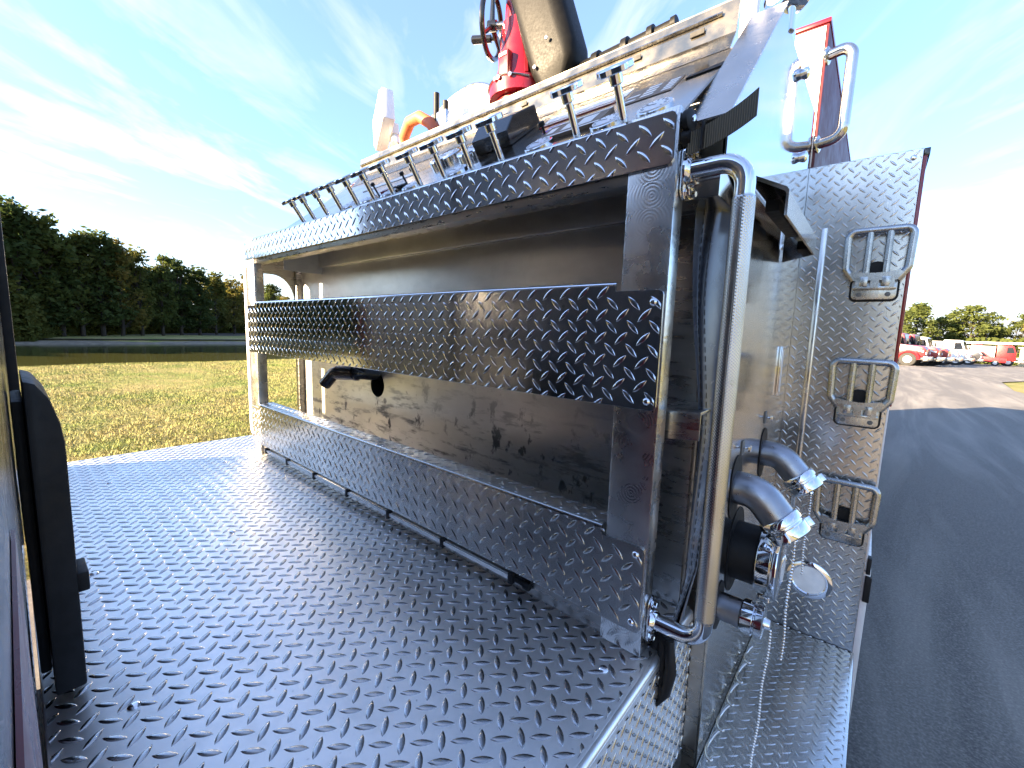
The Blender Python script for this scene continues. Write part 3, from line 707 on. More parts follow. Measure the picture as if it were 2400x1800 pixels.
for z in (1.41, 1.165):
    mb = MB(); mb.lathe([(0, .024), (.004, .024), (.008, .017)], (.0722, YB + .025, z), (1, -.2, 0), 20); part('handle_flange', mb, MT['steel'], bh)

# folding steps
def make_step():
    mb = MB(); bm_ = []
    loop = [(-.046, .052), (-.066, .082), (-.070, .10), (-.066, .172), (-.052, .186), (.052, .186), (.066, .172), (.070, .10), (.066, .082), (.046, .052)]
    pts = fillet([(x, 0, z) for x, z in [loop[0], loop[1], (-.069, .186), (.069, .186), loop[8], loop[9]]], .018, 6)
    mb.tube(pts, .0072, 12, flat=1.25)
    for x in (-.021, .021):
        mb.tube([(x, 0, .064), (x, 0, .186)], .0062, 12, flat=1.3)
    mb.prism([(-.046, -.007, .050), (.046, -.007, .050), (.058, -.007, .070), (.050, -.007, .076), (.021, -.007, .071), (0, -.007, .070), (-.021, -.007, .071), (-.050, -.007, .076), (-.058, -.007, .070)], (0, .014, 0))
    for x in (-.033, 0, .033):
        mb.box(x - .009, x + .009, -.006, .010, .030, .054)
    st = part('folding_step', mb, MT['step'], T, smooth=40)
    mb = MB(); mb.prism([(u, .014, v + .027) for u, v in rrect(.098, .056, .012, 4)], (0, .010, 0)); mb.box(-.047, .047, -.004, .0145, .026, .034)
    for x in (-.0235, .0235): mb.box(x - .0085, x + .0085, -.009, .016, .0345, .060)
    part('bracket', mb, MT['step'], st, bevel=.0015)
    mb = MB(); mb.prism([(u, .0245, v + .027) for u, v in rrect(.108, .066, .016, 4)], (0, .004, 0)); part('gasket', mb, MT['black'], st)
    mb = MB(); mb.lathe([(0, .030), (.006, .028)], (0, .0235, .075), (0, -1, 0), 24); part('stop_pad', mb, MT['black'], st)
    for x in (-.031, .031):
        mb = MB(); mb.lathe([(0, .0065), (.0015, .006), (.0022, .002)], (x, .0138, .013), (0, -1, 0), 12); part('screw', mb, MT['grey'], st)
    return st
STX = .249
s0 = make_step(); s0.location = (STX, YB - .0295, .700); s0['label'] = 'uppermost folding step'
for z, nm in ((.338, 'middle folding step'), (-.020, 'lowest folding step')):
    o = dup(s0, T); o.location = (STX, YB - .0295, z); o['label'] = nm

# running board
mb = MB(); mb.box(.0650, .317, -.70, YB + .0045, -.385, -.36)
rb_ = part('running_board', mb, MT['tread_old'], T, bevel=.004, label='low tread plate step along the side of the truck')
lugs('tread_lugs', rb_, MT['tread_old'], (0, 0, -.36), (1, 0, 0), (0, 1, 0), (0, 0, 1), (.068, .310), (-.69, YB - .004), p=.03, ln=.024, wd=.0064, h=.0015)
mb = MB(); mb.box(.072, .312, -.70, YB, -.60, -.3855); part('running_board_skirt', mb, MT['black'], T)
mb = MB(); pts = []
for k in range(121):
    t = k / 120; y = .20 + .46 * t; a = t * 2 * math.pi * 5
    pts.append((.072 + .010 * (1 + math.sin(a)), y + .020 * math.cos(a), -.345 + .018 * abs(math.sin(a * .5 + .6))))
mb.tube(pts, .0038, 8); part('guard_wire', mb, MT['steel'], T, smooth=60)
for k in range(9):
    mb = MB(); mb.lathe([(0, .0032), (.002, .0028)], (.0648, .24 + .05 * k, -.31), (1, 0, 0), 8); part('rivet', mb, MT['steel'], side)

# back of the cab, at the photographer's shoulder
YC = -.706
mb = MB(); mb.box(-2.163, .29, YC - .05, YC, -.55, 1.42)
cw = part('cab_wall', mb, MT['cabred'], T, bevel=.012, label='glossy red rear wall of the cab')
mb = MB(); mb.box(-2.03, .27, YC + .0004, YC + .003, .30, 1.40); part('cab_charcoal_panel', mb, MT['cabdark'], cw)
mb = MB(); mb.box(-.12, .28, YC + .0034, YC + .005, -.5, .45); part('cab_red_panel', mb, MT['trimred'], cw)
mb = MB(); mb.box(-2.15, .28, -3.1, YC - .051, -.55, 1.41); part('cab_shell', mb, MT['red'], T, bevel=.05)
mb = MB(); mb.box(-1.5, -.35, -2.4, 7.2, -.75, -.51); part('chassis', mb, MT['black'], T)
for y in (-2.0, 4.0, 5.4):
    for x, s in ((.28, 1), (-2.13, -1)):
        mb = MB(); mb.lathe([(0, .30), (.02, .45), (.05, .5), (.24, .5), (.28, .45), (.29, .28)], (x, y, GZ + .55), (-s, 0, 0), 32); w = part('wheel', mb, MT['tyre'], T)
        mb = MB(); mb.lathe([(-.02, .12), (0, .27), (.02, .28)], (x, y, GZ + .55), (-s, 0, 0), 24); part('rim', mb, MT['steel'], w)
# black guard and rubber edging on the cab wall
mb = MB(); mb.prism([(-.70, YC + .0005, z) for z in ()] or [(-.60, YC + .018, .02), (-.60, YC + .051, .02), (-.60, YC + .053, .40), (-.60, YC + .050, .43), (-.60, YC + .042, .465), (-.60, YC + .030, .487), (-.60, YC + .018, .492)], (-.20, 0, 0))
mb.box(-.78, -.64, YC + .0055, YC + .0175, .04, .46)
gd = part('cab_wall_guard', mb, MT['black'], T, smooth=50, bevel=.004, label='black plastic guard on the cab wall')
mb = MB(); mb.box(-.66, -.60, YC + .0505, YC + .064, .17, .20); part('guard_stud', mb, MT['black'], gd, bevel=.003)
mb = MB(); mb.box(-1.30, -1.27, YC + .0005, YC + .020, .02, 1.38); part('window_gasket', mb, MT['black'], T, bevel=.004)

# ------------------------------------------------------------------ things carried by the truck
# vinyl curtain hanging in the end of the tray
cu = thing('vinyl_curtain', 'dark navy vinyl curtain hanging behind the chrome grab rail', 'curtain', (.03, .1, 0))
def cfn(u, v):
    z = .868 - v * .90; g = max(0, (v - .80) / .20)
    q = min(1, max(0, (v - .12) / .42)); q = q * q * (3 - 2 * q); x = (.002 + .046 * q) * (1 - u) + (.066 + .006 * math.sin(v * 6)) * u + .003 * math.sin(v * 9 + u * 4) - g * .03
    y = .050 + .060 * u + .05 * (1 - v) + .012 * math.sin(u * 9 + v * 3) * (1 + g) + .006 * math.sin(v * 14 + u * 3)
    return (x, y, z)
mb = MB(); mb.grid(24, 60, cfn); part('vinyl_sheet', mb, MT['vinyl'], cu, smooth=80, fix=False)
mb = MB()
for u0 in (.12, .40, .8):
    for k in range(56):
        a = Vector(cfn(u0, k / 56)); b = Vector(cfn(u0, (k + .62) / 56)); off = Vector((.0014, -.0014, 0)); mb.tube([a + off, b + off], .0007, 5)
part('stitching', mb, MT['black'], cu, kind='stuff', fix=False)
mb = MB()
for k in range(9):
    a = k / 8; x = -.006 + .05 * a
    mb.tube([(x * .8 + .006, .07 - .03 * a, .030), (x + .008, .058 - .028 * a + .008 * math.sin(k * 2.1), -.012), (x * .75 + .012, .046 - .02 * a, -.06), (.014 + .018 * a, .030 - .008 * a, -.102 + .02 * abs(a - .4))], [.008, .0105, .009, .003], 8)
part('gathered_hem', mb, MT['black'], cu, smooth=80)
# webbing strap
ws = thing('webbing_strap', 'olive grey webbing strap tail sticking out beside the frame post', 'strap', (.01, .03, .89))
mb = MB()
def sfn(u, v):
    return (.014 + .094 * u, .012 + .012 * math.sin(u * 2.2) - .012 * u, .876 + .024 * u + .010 * u * u + (v - .5) * (.033 + .004 * u))
mb.grid(16, 4, sfn); mb.grid(16, 4, lambda u, v: Vector(sfn(u, v)) + Vector((0, .0022, 0)))
part('strap_tail', mb, MT['web'], ws, smooth=60)
mb = MB(); mb.obox((.036, .010, .884), (.0012, 0, 0), (0, .004, 0), (0, 0, .019)); part('strap_keeper', mb, MT['black'], ws)
mb = MB(); mb.lathe([(0, .012), (.004, .016), (.012, .0165), (.015, .011)], (.005, .015, .912), (1, -.15, 0), 20); mb.lathe([(0, .013), (.012, .012)], (.005, .018, .888), (1, 0, 0), 16)
kn = part('strap_anchor', mb, MT['black'], ws)
mb = MB(); mb.lathe([(.015, .006), (.018, .0055), (.019, .002)], (.005, .015, .912), (1, -.15, 0), 14); part('anchor_screw', mb, MT['chrome'], ws)

# deck gun
dg = thing('deck_gun', 'red deck gun with black handwheel and dark barrel above the control panel', 'deck gun', (-.98, .75, 1.2))
cx, cy = -.955, .75
mb = MB(); mb.lathe([(0, .10), (.31, .10), (.312, .128), (.335, .130), (.365, .130), (.375, .105), (.40, .098), (.52, .088), (.60, .084), (.605, .072), (.70, .070), (.71, .05)], (cx, cy, 1.2), (0, 0, 1), 36)
tw = part('gun_tower', mb, MT['red'], dg)
for k in range(6):
    mb = MB(); a = 2 * math.pi * k / 6 + .35; q = Vector((math.cos(a), math.sin(a), 0)); s_ = Vector((-q.y, q.x, 0))
    c = Vector((cx, cy, 1.574)); mb.prism([c + q * .085 - s_ * .006, c + q * .122 - s_ * .006, c + q * .09 + Vector((0, 0, .10)) - s_ * .006], s_ * .012)
    part('base_rib', mb, MT['red'], dg, smooth=0)
mb = MB(); mb.box(cx - .020, cx + .03, cy - .118, cy - .09, 1.56, 1.66); part('name_block', mb, MT['red'], dg, bevel=.004)
mb = MB(); mb.box(cx - .014, cx + .024, cy - .121, cy - .1185, 1.640, 1.652); part('maker_plate', mb, MT['steel'], dg)
mb = MB(); mb.tube([(cx + .132 * math.cos(R(a)), cy + .132 * math.sin(R(a)), 1.558 + .006 * math.sin(R(a * 3))) for a in range(180, 330, 8)], .004, 6)
for a in (200, 262, 270, 292): 
    mb.lathe([(0, .008), (.012, .008)], (cx + .128 * math.cos(R(a)), cy + .128 * math.sin(R(a)), 1.556), (math.cos(R(a)), math.sin(R(a)), 0), 10)
part('safety_chain', mb, MT['steel'], dg)
ax = Vector((-.92, -.39, .10)).normalized(); wc = Vector((-1.045, .665, 1.800)); u = ax.cross(Vector((0, 0, 1))).normalized(); w_ = ax.cross(u)
mb = MB(); mb.tube([wc + (u * math.cos(2 * math.pi * k / 40) + w_ * math.sin(2 * math.pi * k / 40)) * .108 for k in range(40)], .0105, 10, closed=True)
for a in (.3, .3 + 2.09, .3 + 4.19): mb.tube([wc, wc + (u * math.cos(a) + w_ * math.sin(a)) * .104], [.012, .008], 8)
mb.lathe([(-.02, .02), (.015, .02)], wc, ax, 16); hw = part('handwheel', mb, MT['gloss_black'], dg)
hp_ = wc + u * -.0 + w_ * -.0 + u * .06
mb = MB(); mb.lathe([(0, .008), (.03, .008), (.032, .015), (.115, .0165), (.12, .012)], wc + u * .075 + w_ * .0, ax, 16); part('crank_handle', mb, MT['gloss_black'], dg)
mb = MB(); mb.tube([wc, wc - ax * .10], .014, 12); part('wheel_shaft', mb, MT['steel'], dg)
dirb = Vector((-.36, 0.02, .93)).normalized(); sx = Vector((.93, 0, .36)); sy = Vector((0, 1, 0))
mb = MB(); secs = [(0, .12, .10, .03), (.05, .18, .14, .04), (.10, .205, .16, .05), (.40, .215, .17, .055), (.80, .22, .17, .055)]
o0 = Vector((-.722, .74, 1.50)); rings = []
for d, wx, wy, rr in secs:
    off = Vector((.0, 0, 0)) - sx * (.03 if d < .02 else 0)
    rings.append([o0 + dirb * d + off + sx * a + sy * b for a, b in rrect(wx, wy, rr, 5)])
n = len(rings[0]); vs = [v for r_ in rings for v in r_]
mb.add(vs, [(i * n + k, i * n + (k + 1) % n, (i + 1) * n + (k + 1) % n, (i + 1) * n + k) for i in range(len(rings) - 1) for k in range(n)] + [tuple(range(n - 1, -1, -1)), tuple(range((len(rings) - 1) * n, len(rings) * n))])
brl = part('barrel_shroud', mb, MT['crinkle'], dg, smooth=50)
for a, b in ((-.06, .09), (.02, .14)):
    q = o0 + dirb * b + sx * a - sy * (.095 if b > .1 else .085); mb = MB(); mb.lathe([(0, .007), (.004, .006)], q, (0, -1, 0), 12); part('shroud_bolt', mb, MT['steel'], dg)
mb = MB(); mb.tube([(cx, cy, 1.80), (cx + .10, cy, 1.80), (-.85, .74, 1.76)], .055, 20); part('gun_elbow', mb, MT['red'], dg)
mb = MB(); mb.lathe([(0, .033), (.06, .033), (.061, .040), (.085, .040), (.086, .030), (.17, .028), (.172, .036), (.192, .036), (.194, .025), (.26, .024), (.262, .032), (.28, .032), (.282, .021), (.335, .020), (.337, .025), (.352, .025)], (-.665, .75, 1.533), (1, 0, .08), 24)
part('stacked_nozzle', mb, MT['crinkle'], dg)

# floodlight
fl = thing('floodlight', 'white rectangular floodlight head tilted on a short pole', 'light', (-1.62, .62, 1.2))
c = Vector((-1.745, .62, 1.615)); t_ = Vector((.38, .92, -.05)).normalized(); h_ = Vector((-.42, .17, .89)); h_ = (h_ - t_ * h_.dot(t_)).normalized(); d_ = h_.cross(t_)
mb = MB(); mb.obox(c, h_ * .100, t_ * .030, d_ * .105); part('lamp_head', mb, MT['white'], fl, bevel=.010)
mb = MB(); mb.obox(c - t_ * .034, h_ * .088, t_ * .003, d_ * .092); part('lamp_glass', mb, MT['lens'], fl)
mb = MB(); mb.obox(c + t_ * .045 - h_ * .06, h_ * .035, t_ * .02, d_ * .03); mb.tube([c + t_ * .05 - h_ * .07, (-1.64, .62, 1.47)], .02, 12); part('lamp_yoke', mb, MT['white'], fl, bevel=.003)
mb = MB(); mb.lathe([(-.03, .028), (.03, .028)], (-1.63, .62, 1.455), (.3, -.95, 0), 20); part('knuckle', mb, MT['black'], fl)
mb = MB(); mb.tube([(-1.63, .62, 1.2), (-1.63, .62, 1.44)], .02, 14); part('lamp_pole', mb, MT['white'], fl)

# hose reel and its hose
hr_ = thing('hose_reel', 'white hose reel disc on the truck roof behind the floodlight', 'hose reel', (-1.5, 1.0, 1.2))
ra = Vector((.18, -1, .05)).normalized(); rc = Vector((-1.53, .98, 1.575))
mb = MB(); mb.lathe([(0, .08), (.004, .285), (-.002, .29), (-.010, .285), (-.016, .08)], rc, ra, 56); part('reel_disc', mb, MT['white'], hr_)
mb = MB(); mb.tube([rc + (Vector((1, 0, 0)) * math.cos(2 * math.pi * k / 48) + ra.cross(Vector((1, 0, 0))).normalized() * math.sin(2 * math.pi * k / 48)) * .292 for k in range(48)], .008, 8, closed=True); part('reel_rim', mb, MT['steel'], hr_)
mb = MB(); mb.lathe([(.0045, .12), (.012, .11), (.02, .05)], rc, ra, 28); part('reel_hub', mb, MT['grey'], hr_)
mb = MB(); mb.lathe([(.30, .08), (.304, .275), (.30, .29), (.29, .285), (.288, .08)], rc - ra * .62, ra, 40); part('reel_disc', mb, MT['white'], hr_)
mb = MB(); mb.tube([rc, rc - ra * .32], .12, 28); part('reel_drum', mb, MT['orange'], hr_)
for a_, b_ in ((rc - ra * .02, (-1.50, 1.02, 1.2)), (rc - ra * .30, (-1.55, 1.27, 1.2))):
    mb = MB(); mb.tube([a_, b_], .022, 10); part('reel_leg', mb, MT['steel'], hr_)
gdv = thing('hose_guide', 'black upright hose guide rollers in front of the reel disc', 'roller guide', (-1.60, .86, 1.2))
for x, y, z in ((-1.615, .85, 1.80), (-1.565, .87, 1.755)):
    mb = MB(); mb.tube([(x, y, 1.2), (x, y, z)], .016, 12); part('guide_roller', mb, MT['black'], gdv)
mb = MB(); mb.box(-1.65, -1.53, .84, .90, 1.60, 1.70); part('guide_block', mb, MT['steel'], gdv, bevel=.004)
mb = MB(); mb.tube([(-1.95, .93, 1.36), (-1.945, .92, 1.56), (-1.91, .86, 1.665), (-1.83, .84, 1.715), (-1.73, .83, 1.71), (-1.64, .83, 1.655), (-1.57, .84, 1.57), (-1.54, .86, 1.40)], .030, 18)
bhose = part('booster_hose', mb, MT['orange'], None, smooth=60); tag(bhose, 'orange rubber hose looping over the roof beside the white reel', 'hose')

# roof fittings
ant = thing('antenna', 'white antenna stub above the panel lip', 'antenna', (-.07, .62, 1.2))
mb = MB(); mb.tube([(-.07, .62, 1.2), (-.07, .62, 1.62)], .022, 18); part('mast', mb, MT['white'], ant)
mb = MB(); mb.lathe([(0, .035), (.02, .035), (.03, .024)], (-.07, .62, 1.2), (0, 0, 1), 18); part('mast_base', mb, MT['steel'], ant)
sp = thing('chrome_lamp', 'chrome lamp standing on the tip of the polished wing', 'lamp', (.05, .42, 1.25))
mb = MB(); mb.tube([(.055, .43, 1.23), (.055, .43, 1.285)], .014, 14); part('lamp_stem', mb, MT['chrome'], sp)
mb = MB(); mb.lathe([(-.045, .012), (-.035, .028), (-.01, .040), (.02, .044), (.024, .044), (.026, .036)], (.055, .43, 1.312), (-.5, -.8, .2), 28); part('lamp_shell', mb, MT['chrome'], sp)
mb = MB(); mb.lathe([(.026, .036), (.030, .02)], (.055, .43, 1.312), (-.5, -.8, .2), 28); part('lamp_face', mb, MT['lens'], sp)
for (y, z) in ((.50, 1.19), (.60, 1.03)):
    mb = MB(); mb.lathe([(0, .011), (.008, .014), (.014, .014), (.018, .008)], (.0637, y + .1, z + .03), (1, 0, 0), 18); 
    fx = part('marker_lamp', mb, MT['chrome'], None); tag(fx, 'small chrome marker lamp high on the polished wing' if z > 1.1 else 'small chrome marker lamp lower on the polished wing', 'lamp')

# ------------------------------------------------------------------ vehicles parked across the yard
PC = {'red': paint('parked_red', (.24, .006, .010), .35, 0, .05, 2, coat=.2), 'white': paint('parked_white', (.78, .78, .76), .35, 0, .04, 2), 'dark': paint('parked_black', (.03, .03, .035), .3, 0, .1, 2, coat=.5)}
def parked(label, loc, rz, hood_c, cab_c, body_c, h=2.7, ln=7.5, hooded=True, stripe=True, ladder=False):
    t = thing('parked_truck', label, 'truck', loc, 'trucks parked in a row across the yard', world=False, rz=rz)
    def prt(nm, mb, m, bev=.05, par=None): return part(nm, mb, m, par or t, bevel=bev)
    W2 = 1.2; x0 = ln / 2
    nose = 1.9 if hooded else 0.35
    if hooded:
        mb = MB(); mb.prism([(x0 - nose, -.95, .75), (x0, -.95, .75), (x0, -.95, 1.35), (x0 - .2, -.95, 1.55), (x0 - nose, -.95, 1.75)], (0, 1.9, 0)); prt('hood', mb, PC[hood_c])
        if stripe:
            for s in (-1, 1):
                mb = MB(); mb.prism([(x0 - nose, s * .955, 1.15), (x0 - .9, s * .955, 1.38), (x0 - .1, s * .955, 1.12), (x0 - .1, s * .955, 1.24), (x0 - .9, s * .955, 1.52), (x0 - nose, s * .955, 1.32)], (0, s * .02, 0)); prt('stripe', mb, PC['white'], 0)
        for s in (-1, 1):
            mb = MB(); mb.tube([(x0 - .95 + .62 * math.cos(R(a)), s * 1.05, .55 + .62 * math.sin(R(a))) for a in range(0, 181, 20)], .12, 8); prt('fender', mb, PC[hood_c], 0)
    mb = MB(); xc = x0 - nose
    mb.prism([(xc - 1.7, -W2, .7), (xc, -W2, .7), (xc, -W2, 1.7), (xc - .28, -W2, h - .1), (xc - .5, -W2, h), (xc - 1.7, -W2, h)], (0, 2 * W2, 0)); cab = prt('cab', mb, PC[cab_c])
    mb = MB(); mb.prism([(xc + .005, -W2 + .12, 1.72), (xc + .005, W2 - .12, 1.72), (xc - .262, W2 - .15, h - .15), (xc - .262, -W2 + .15, h - .15)], (.02, 0, .006)); prt('windscreen', mb, MT['glass'], 0)
    for s in (-1, 1):
        mb = MB(); mb.prism([(xc - .85, s * (W2 + .002), 1.7), (xc - .12, s * (W2 + .002), 1.7), (xc - .36, s * (W2 + .002), h - .25), (xc - .85, s * (W2 + .002), h - .25)], (0, s * .012, 0)); prt('side_window', mb, MT['glass'], 0)
        mb = MB(); mb.box(xc + .02, xc + .12, s * 1.30 - .12, s * 1.30 + .12, 1.75, 2.2); prt('mirror', mb, MT['black'], .02)
    mb = MB(); mb.box(-x0, xc - 1.85, -W2, W2, .75, h - .15); b = prt('truck_body', mb, PC[body_c])
    mb = MB(); mb.box(-x0 + .05, xc - 1.9, -W2 - .004, W2 + .004, .72, 1.15); prt('body_skirt', mb, PC['red' if body_c != 'red' else 'white'], 0)
    mb = MB(); mb.box(-x0, x0 + .1, -.5, .5, .5, .74); mb.box(x0 - .05, x0 + .25, -W2, W2, .45, .8); prt('bumper', mb, MT['steel'])
    for x in (x0 - .95, -x0 + 1.6):
        for s in (-1, 1):
            mb = MB(); mb.lathe([(0, .3), (.03, .5), (.07, .53), (.28, .53), (.30, .3)], (x, s * 1.17, .53), (0, -s, 0), 24); w = prt('wheel', mb, MT['tyre'], 0)
            mb = MB(); mb.lathe([(-.03, .1), (-.01, .24), (.02, .31)], (x, s * 1.17, .53), (0, -s, 0), 20); prt('rim', mb, PC['white'], 0, w)
    if ladder:
        for s in (-.4, .4):
            mb = MB(); mb.box(-x0 - .3, x0 + .9, s - .06, s + .06, h + .15, h + .4); prt('ladder_rail', mb, PC['white'], 0)
        mb = MB()
        for k in range(18): mb.box(-x0 + k * .5, -x0 + k * .5 + .06, -.4, .4, h + .2, h + .28)
        prt('ladder_rungs', mb, PC['white'], 0)
        mb = MB(); mb.box(-1, 0, -.5, .5, h - .2, h + .15); prt('ladder_turntable', mb, PC['red'])
    for s in (-1, 1):
        mb = MB(); mb.box(x0 + .02 if hooded else x0 - .3, x0 + .06 if hooded else x0 + .02, s * .75 - .15, s * .75 + .15, .95, 1.12); prt('headlight', mb, MT['lens'], 0)
    return t
G = GZ + .052
def yard(y): return G - .021 * max(0, y - 36)
def tree_at(px_, dist, **k):                                 # bearing of a picture column, real distance
    r = cam_o.matrix_world.to_3x3(); d = r @ Vector(((px_ - 1200) / 997.4, -.1, -1)); d.z = 0; d.normalize(); p = CAM + d * dist; return p
RZ = R(-12)
for i, (lab, px_, py_, hc, cc, bc, hooded, stripe, lad, dx) in enumerate((
    ('red hooded truck with white stripe, nearest in the parked row', 2113, 46, 'red', 'red', 'white', True, True, False, 0),
    ('red hooded truck with white stripe, second in the parked row', 2143, 48.5, 'red', 'red', 'white', True, True, False, 0),
    ('red hooded truck, third in the parked row beside a white one', 2166, 51, 'red', 'red', 'white', True, False, False, 0),
    ('white truck with dark windscreen right after the red trucks', 2190, 58, 'white', 'white', 'white', True, False, False, 0),
    ('white and red flat fronted truck in the middle of the row', 2222, 66, 'white', 'white', 'white', False, False, False, 0),
    ('dark truck between the white trucks and the ladder truck', 2250, 76, 'dark', 'dark', 'dark', True, False, False, 0))):
    q = tree_at(px_, py_); x0 = 7.5 / 2 - .95; yy = q.y - math.sin(RZ) * x0 + 1.2
    parked(lab, (q.x - math.cos(RZ) * x0, yy, yard(yy)), RZ, hc, cc, bc, hooded=hooded, stripe=stripe)
q = tree_at(2300, 86); parked('red and white ladder truck at the right end of the row', (q.x - 1.2, q.y, yard(q.y)), R(-4), 'red', 'red', 'white', ln=6.8, hooded=False, ladder=True)
q = tree_at(2262, 83)
pk = thing('pickup_truck', 'small red pickup in front of the ladder truck', 'pickup', (q.x, q.y, yard(q.y)), None, world=False, rz=R(-10))
mb = MB(); mb.prism([(-2.6, -.9, .45), (2.6, -.9, .45), (2.6, -.9, 1.0), (1.2, -.9, 1.1), (.6, -.9, 1.75), (-.8, -.9, 1.75), (-1.0, -.9, 1.1), (-2.6, -.9, 1.1)], (0, 1.8, 0)); part('pickup_body', mb, PC['red'], pk, bevel=.05)
for s in (-1, 1):
    mb = MB(); mb.prism([(1.0, s * .902, 1.15), (.55, s * .902, 1.65), (-.7, s * .902, 1.65), (-.85, s * .902, 1.15)], (0, s * .01, 0)); part('side_window', mb, MT['glass'], pk)
    for x in (1.7, -1.6):
        mb = MB(); mb.lathe([(0, .2), (.02, .36), (.2, .38), (.22, .2)], (x, s * .93, .38), (0, -s, 0), 20); w = part('wheel', mb, MT['tyre'], pk)
        mb = MB(); mb.lathe([(-.02, .06), (0, .2), (.01, .21)], (x, s * .93, .38), (0, -s, 0), 16); part('rim', mb, PC['white'], w)
q = tree_at(2394, 84)
cr = thing('parked_car', 'low dark car in front of the pale yellow wall', 'car', (q.x + 1.2, q.y, yard(q.y)), None, world=False, rz=R(175))
mb = MB(); mb.prism([(-2.2, -.85, .35), (2.2, -.85, .35), (2.2, -.85, .75), (1.2, -.85, .9), (.6, -.85, 1.35), (-1.0, -.85, 1.35), (-1.7, -.85, .92), (-2.2, -.85, .85)], (0, 1.7, 0)); part('car_body', mb, PC['dark'], cr, bevel=.06)
for s in (-1, 1):
    mb = MB(); mb.prism([(1.0, s * .852, .95), (.5, s * .852, 1.28), (-.9, s * .852, 1.28), (-1.3, s * .852, .95)], (0, s * .01, 0)); part('side_window', mb, MT['glass'], cr)
    for x in (1.35, -1.35):
        mb = MB(); mb.lathe([(0, .2), (.02, .31), (.18, .32), (.2, .2)], (x, s * .87, .32), (0, -s, 0), 18); part('wheel', mb, MT['tyre'], cr)
q = tree_at(2376, 88)
yb_ = thing('yellow_building', 'pale yellow low building at the far right edge', 'building', (q.x + 5.5, q.y + 6, yard(q.y + 6)), None, world=False)
ym = paint('pale_yellow_wall', (.62, .56, .34), .8, 0, .05, 1)
mb = MB(); mb.box(-4.6, 9, -3, 3, 0, 2.5); part('wall', mb, ym, yb_, bevel=.02)
mb = MB(); mb.box(-4.8, 9.2, -3.2, 3.2, 2.501, 2.7); part('roof', mb, MT['white'], yb_, bevel=.02)
for k in range(3):
    mb = MB(); mb.box(-1 + 3 * k, .2 + 3 * k, -3.03, -3.003, 1.0, 1.9); part('window', mb, MT['glass'], yb_)

# ------------------------------------------------------------------ trees
def tree_meshes(seed, style):
    rnd = random.Random(seed); H = 10.0
    tr = MB(); lean = Vector((rnd.uniform(-.5, .5), rnd.uniform(-.5, .5), 0)); pts = []
    for k in range(9):
        t = k / 8; pts.append(Vector((0, 0, t * H * .93)) + lean * t * t + Vector((rnd.uniform(-.08, .08), rnd.uniform(-.08, .08), 0)) * (k > 0))
    tr.tube(pts, [.22 * (1 - .85 * k / 8) for k in range(9)], 8)
    clumps = []
    low = {'wood': .12, 'pine': .42, 'round': .22}[style]
    for k in range(46 if style != 'pine' else 30):
        t = low + (1 - low) * (rnd.random() ** .85); tt = (t - low) / (1 - low)
        if style == 'pine': rad = (.55 + 1.5 * math.sin(math.pi * min(1, tt * .85 + .2))) * rnd.uniform(.3, 1)
        elif style == 'round': rad = 3.0 * math.sqrt(max(.02, 1 - (tt * 1.9 - .85) ** 2 / 1.2)) * rnd.uniform(.25, 1)
        else: rad = 2.0 * (1.05 - .55 * tt) * rnd.uniform(.2, 1)
        a = rnd.uniform(0, 2 * math.pi)
        b = pts[min(8, int(t * 8))]
        c = Vector((b.x + rad * math.cos(a), b.y + rad * math.sin(a), t * H + rnd.uniform(-.2, .3)))
        clumps.append(c)
        s0_ = pts[min(7, max(1, int(t * 8 * .85)))]
        tr.tube([s0_, s0_.lerp(c, .55) + Vector((0, 0, .12)), c], [.06 * (1.15 - t), .035, .012], 5, cap=False)
    v, f = [], []
    for c in clumps:
        R_ = rnd.uniform(.55, 1.05); m = int(34 * R_ / .8) + 16
        for _ in range(m):
            d = Vector((rnd.gauss(0, 1), rnd.gauss(0, 1), rnd.gauss(0, .62))); d = d.normalized() * (rnd.random() ** .5) * R_
            p = c + d; s_ = rnd.uniform(.11, .24)
            a = Vector((rnd.gauss(0, 1), rnd.gauss(0, 1), rnd.gauss(0, .6))).normalized(); b = a.cross(Vector((rnd.gauss(0, 1), rnd.gauss(0, 1), rnd.gauss(0, 1)))).normalized()
            o = len(v); v += [p - a * s_ * 1.4, p + b * s_ * .7, p + a * s_ * 1.4, p - b * s_ * .7]; f.append((o, o + 1, o + 2, o + 3))
    lm = MB(); lm.v = v; lm.f = f; lm.m = [0] * len(f)
    return tr, lm
PROTO = {}
def proto(style, k, leafm):
    key = (style, k, leafm)
    if key not in PROTO:
        tr, lm = tree_meshes(hash((k, len(style))) % 1000 + k * 31, style)
        me = []
        for nm, m_, mt in (('trunk', tr, MT['bark']), ('crown', lm, MT[leafm])):
            q = bpy.data.meshes.new(nm); q.from_pydata([tuple(v) for v in m_.v], [], m_.f); q.materials.append(mt); q.shade_smooth() if nm == 'trunk' else None; me.append(q)
        PROTO[key] = me
    return PROTO[key]
def tree(style, k, leafm, loc, h, rz, label, group, wide=1.0, name='tree'):
    t = thing(name, label, 'tree', loc, group, world=False, rz=rz); t.scale = (h / 10 * wide, h / 10 * wide, h / 10)
    for nm, me in zip(('trunk', 'crown'), proto(style, k, leafm)):
        o = bpy.data.objects.new(nm, me); COL.objects.link(o); o.parent = t
    return t
rnd = random.Random(21)
ORD = ['leftmost', 'second', 'third', 'fourth', 'fifth', 'sixth', 'seventh', 'eighth', 'ninth', 'tenth', 'eleventh', 'twelfth', 'thirteenth', 'fourteenth', 'fifteenth', 'sixteenth']
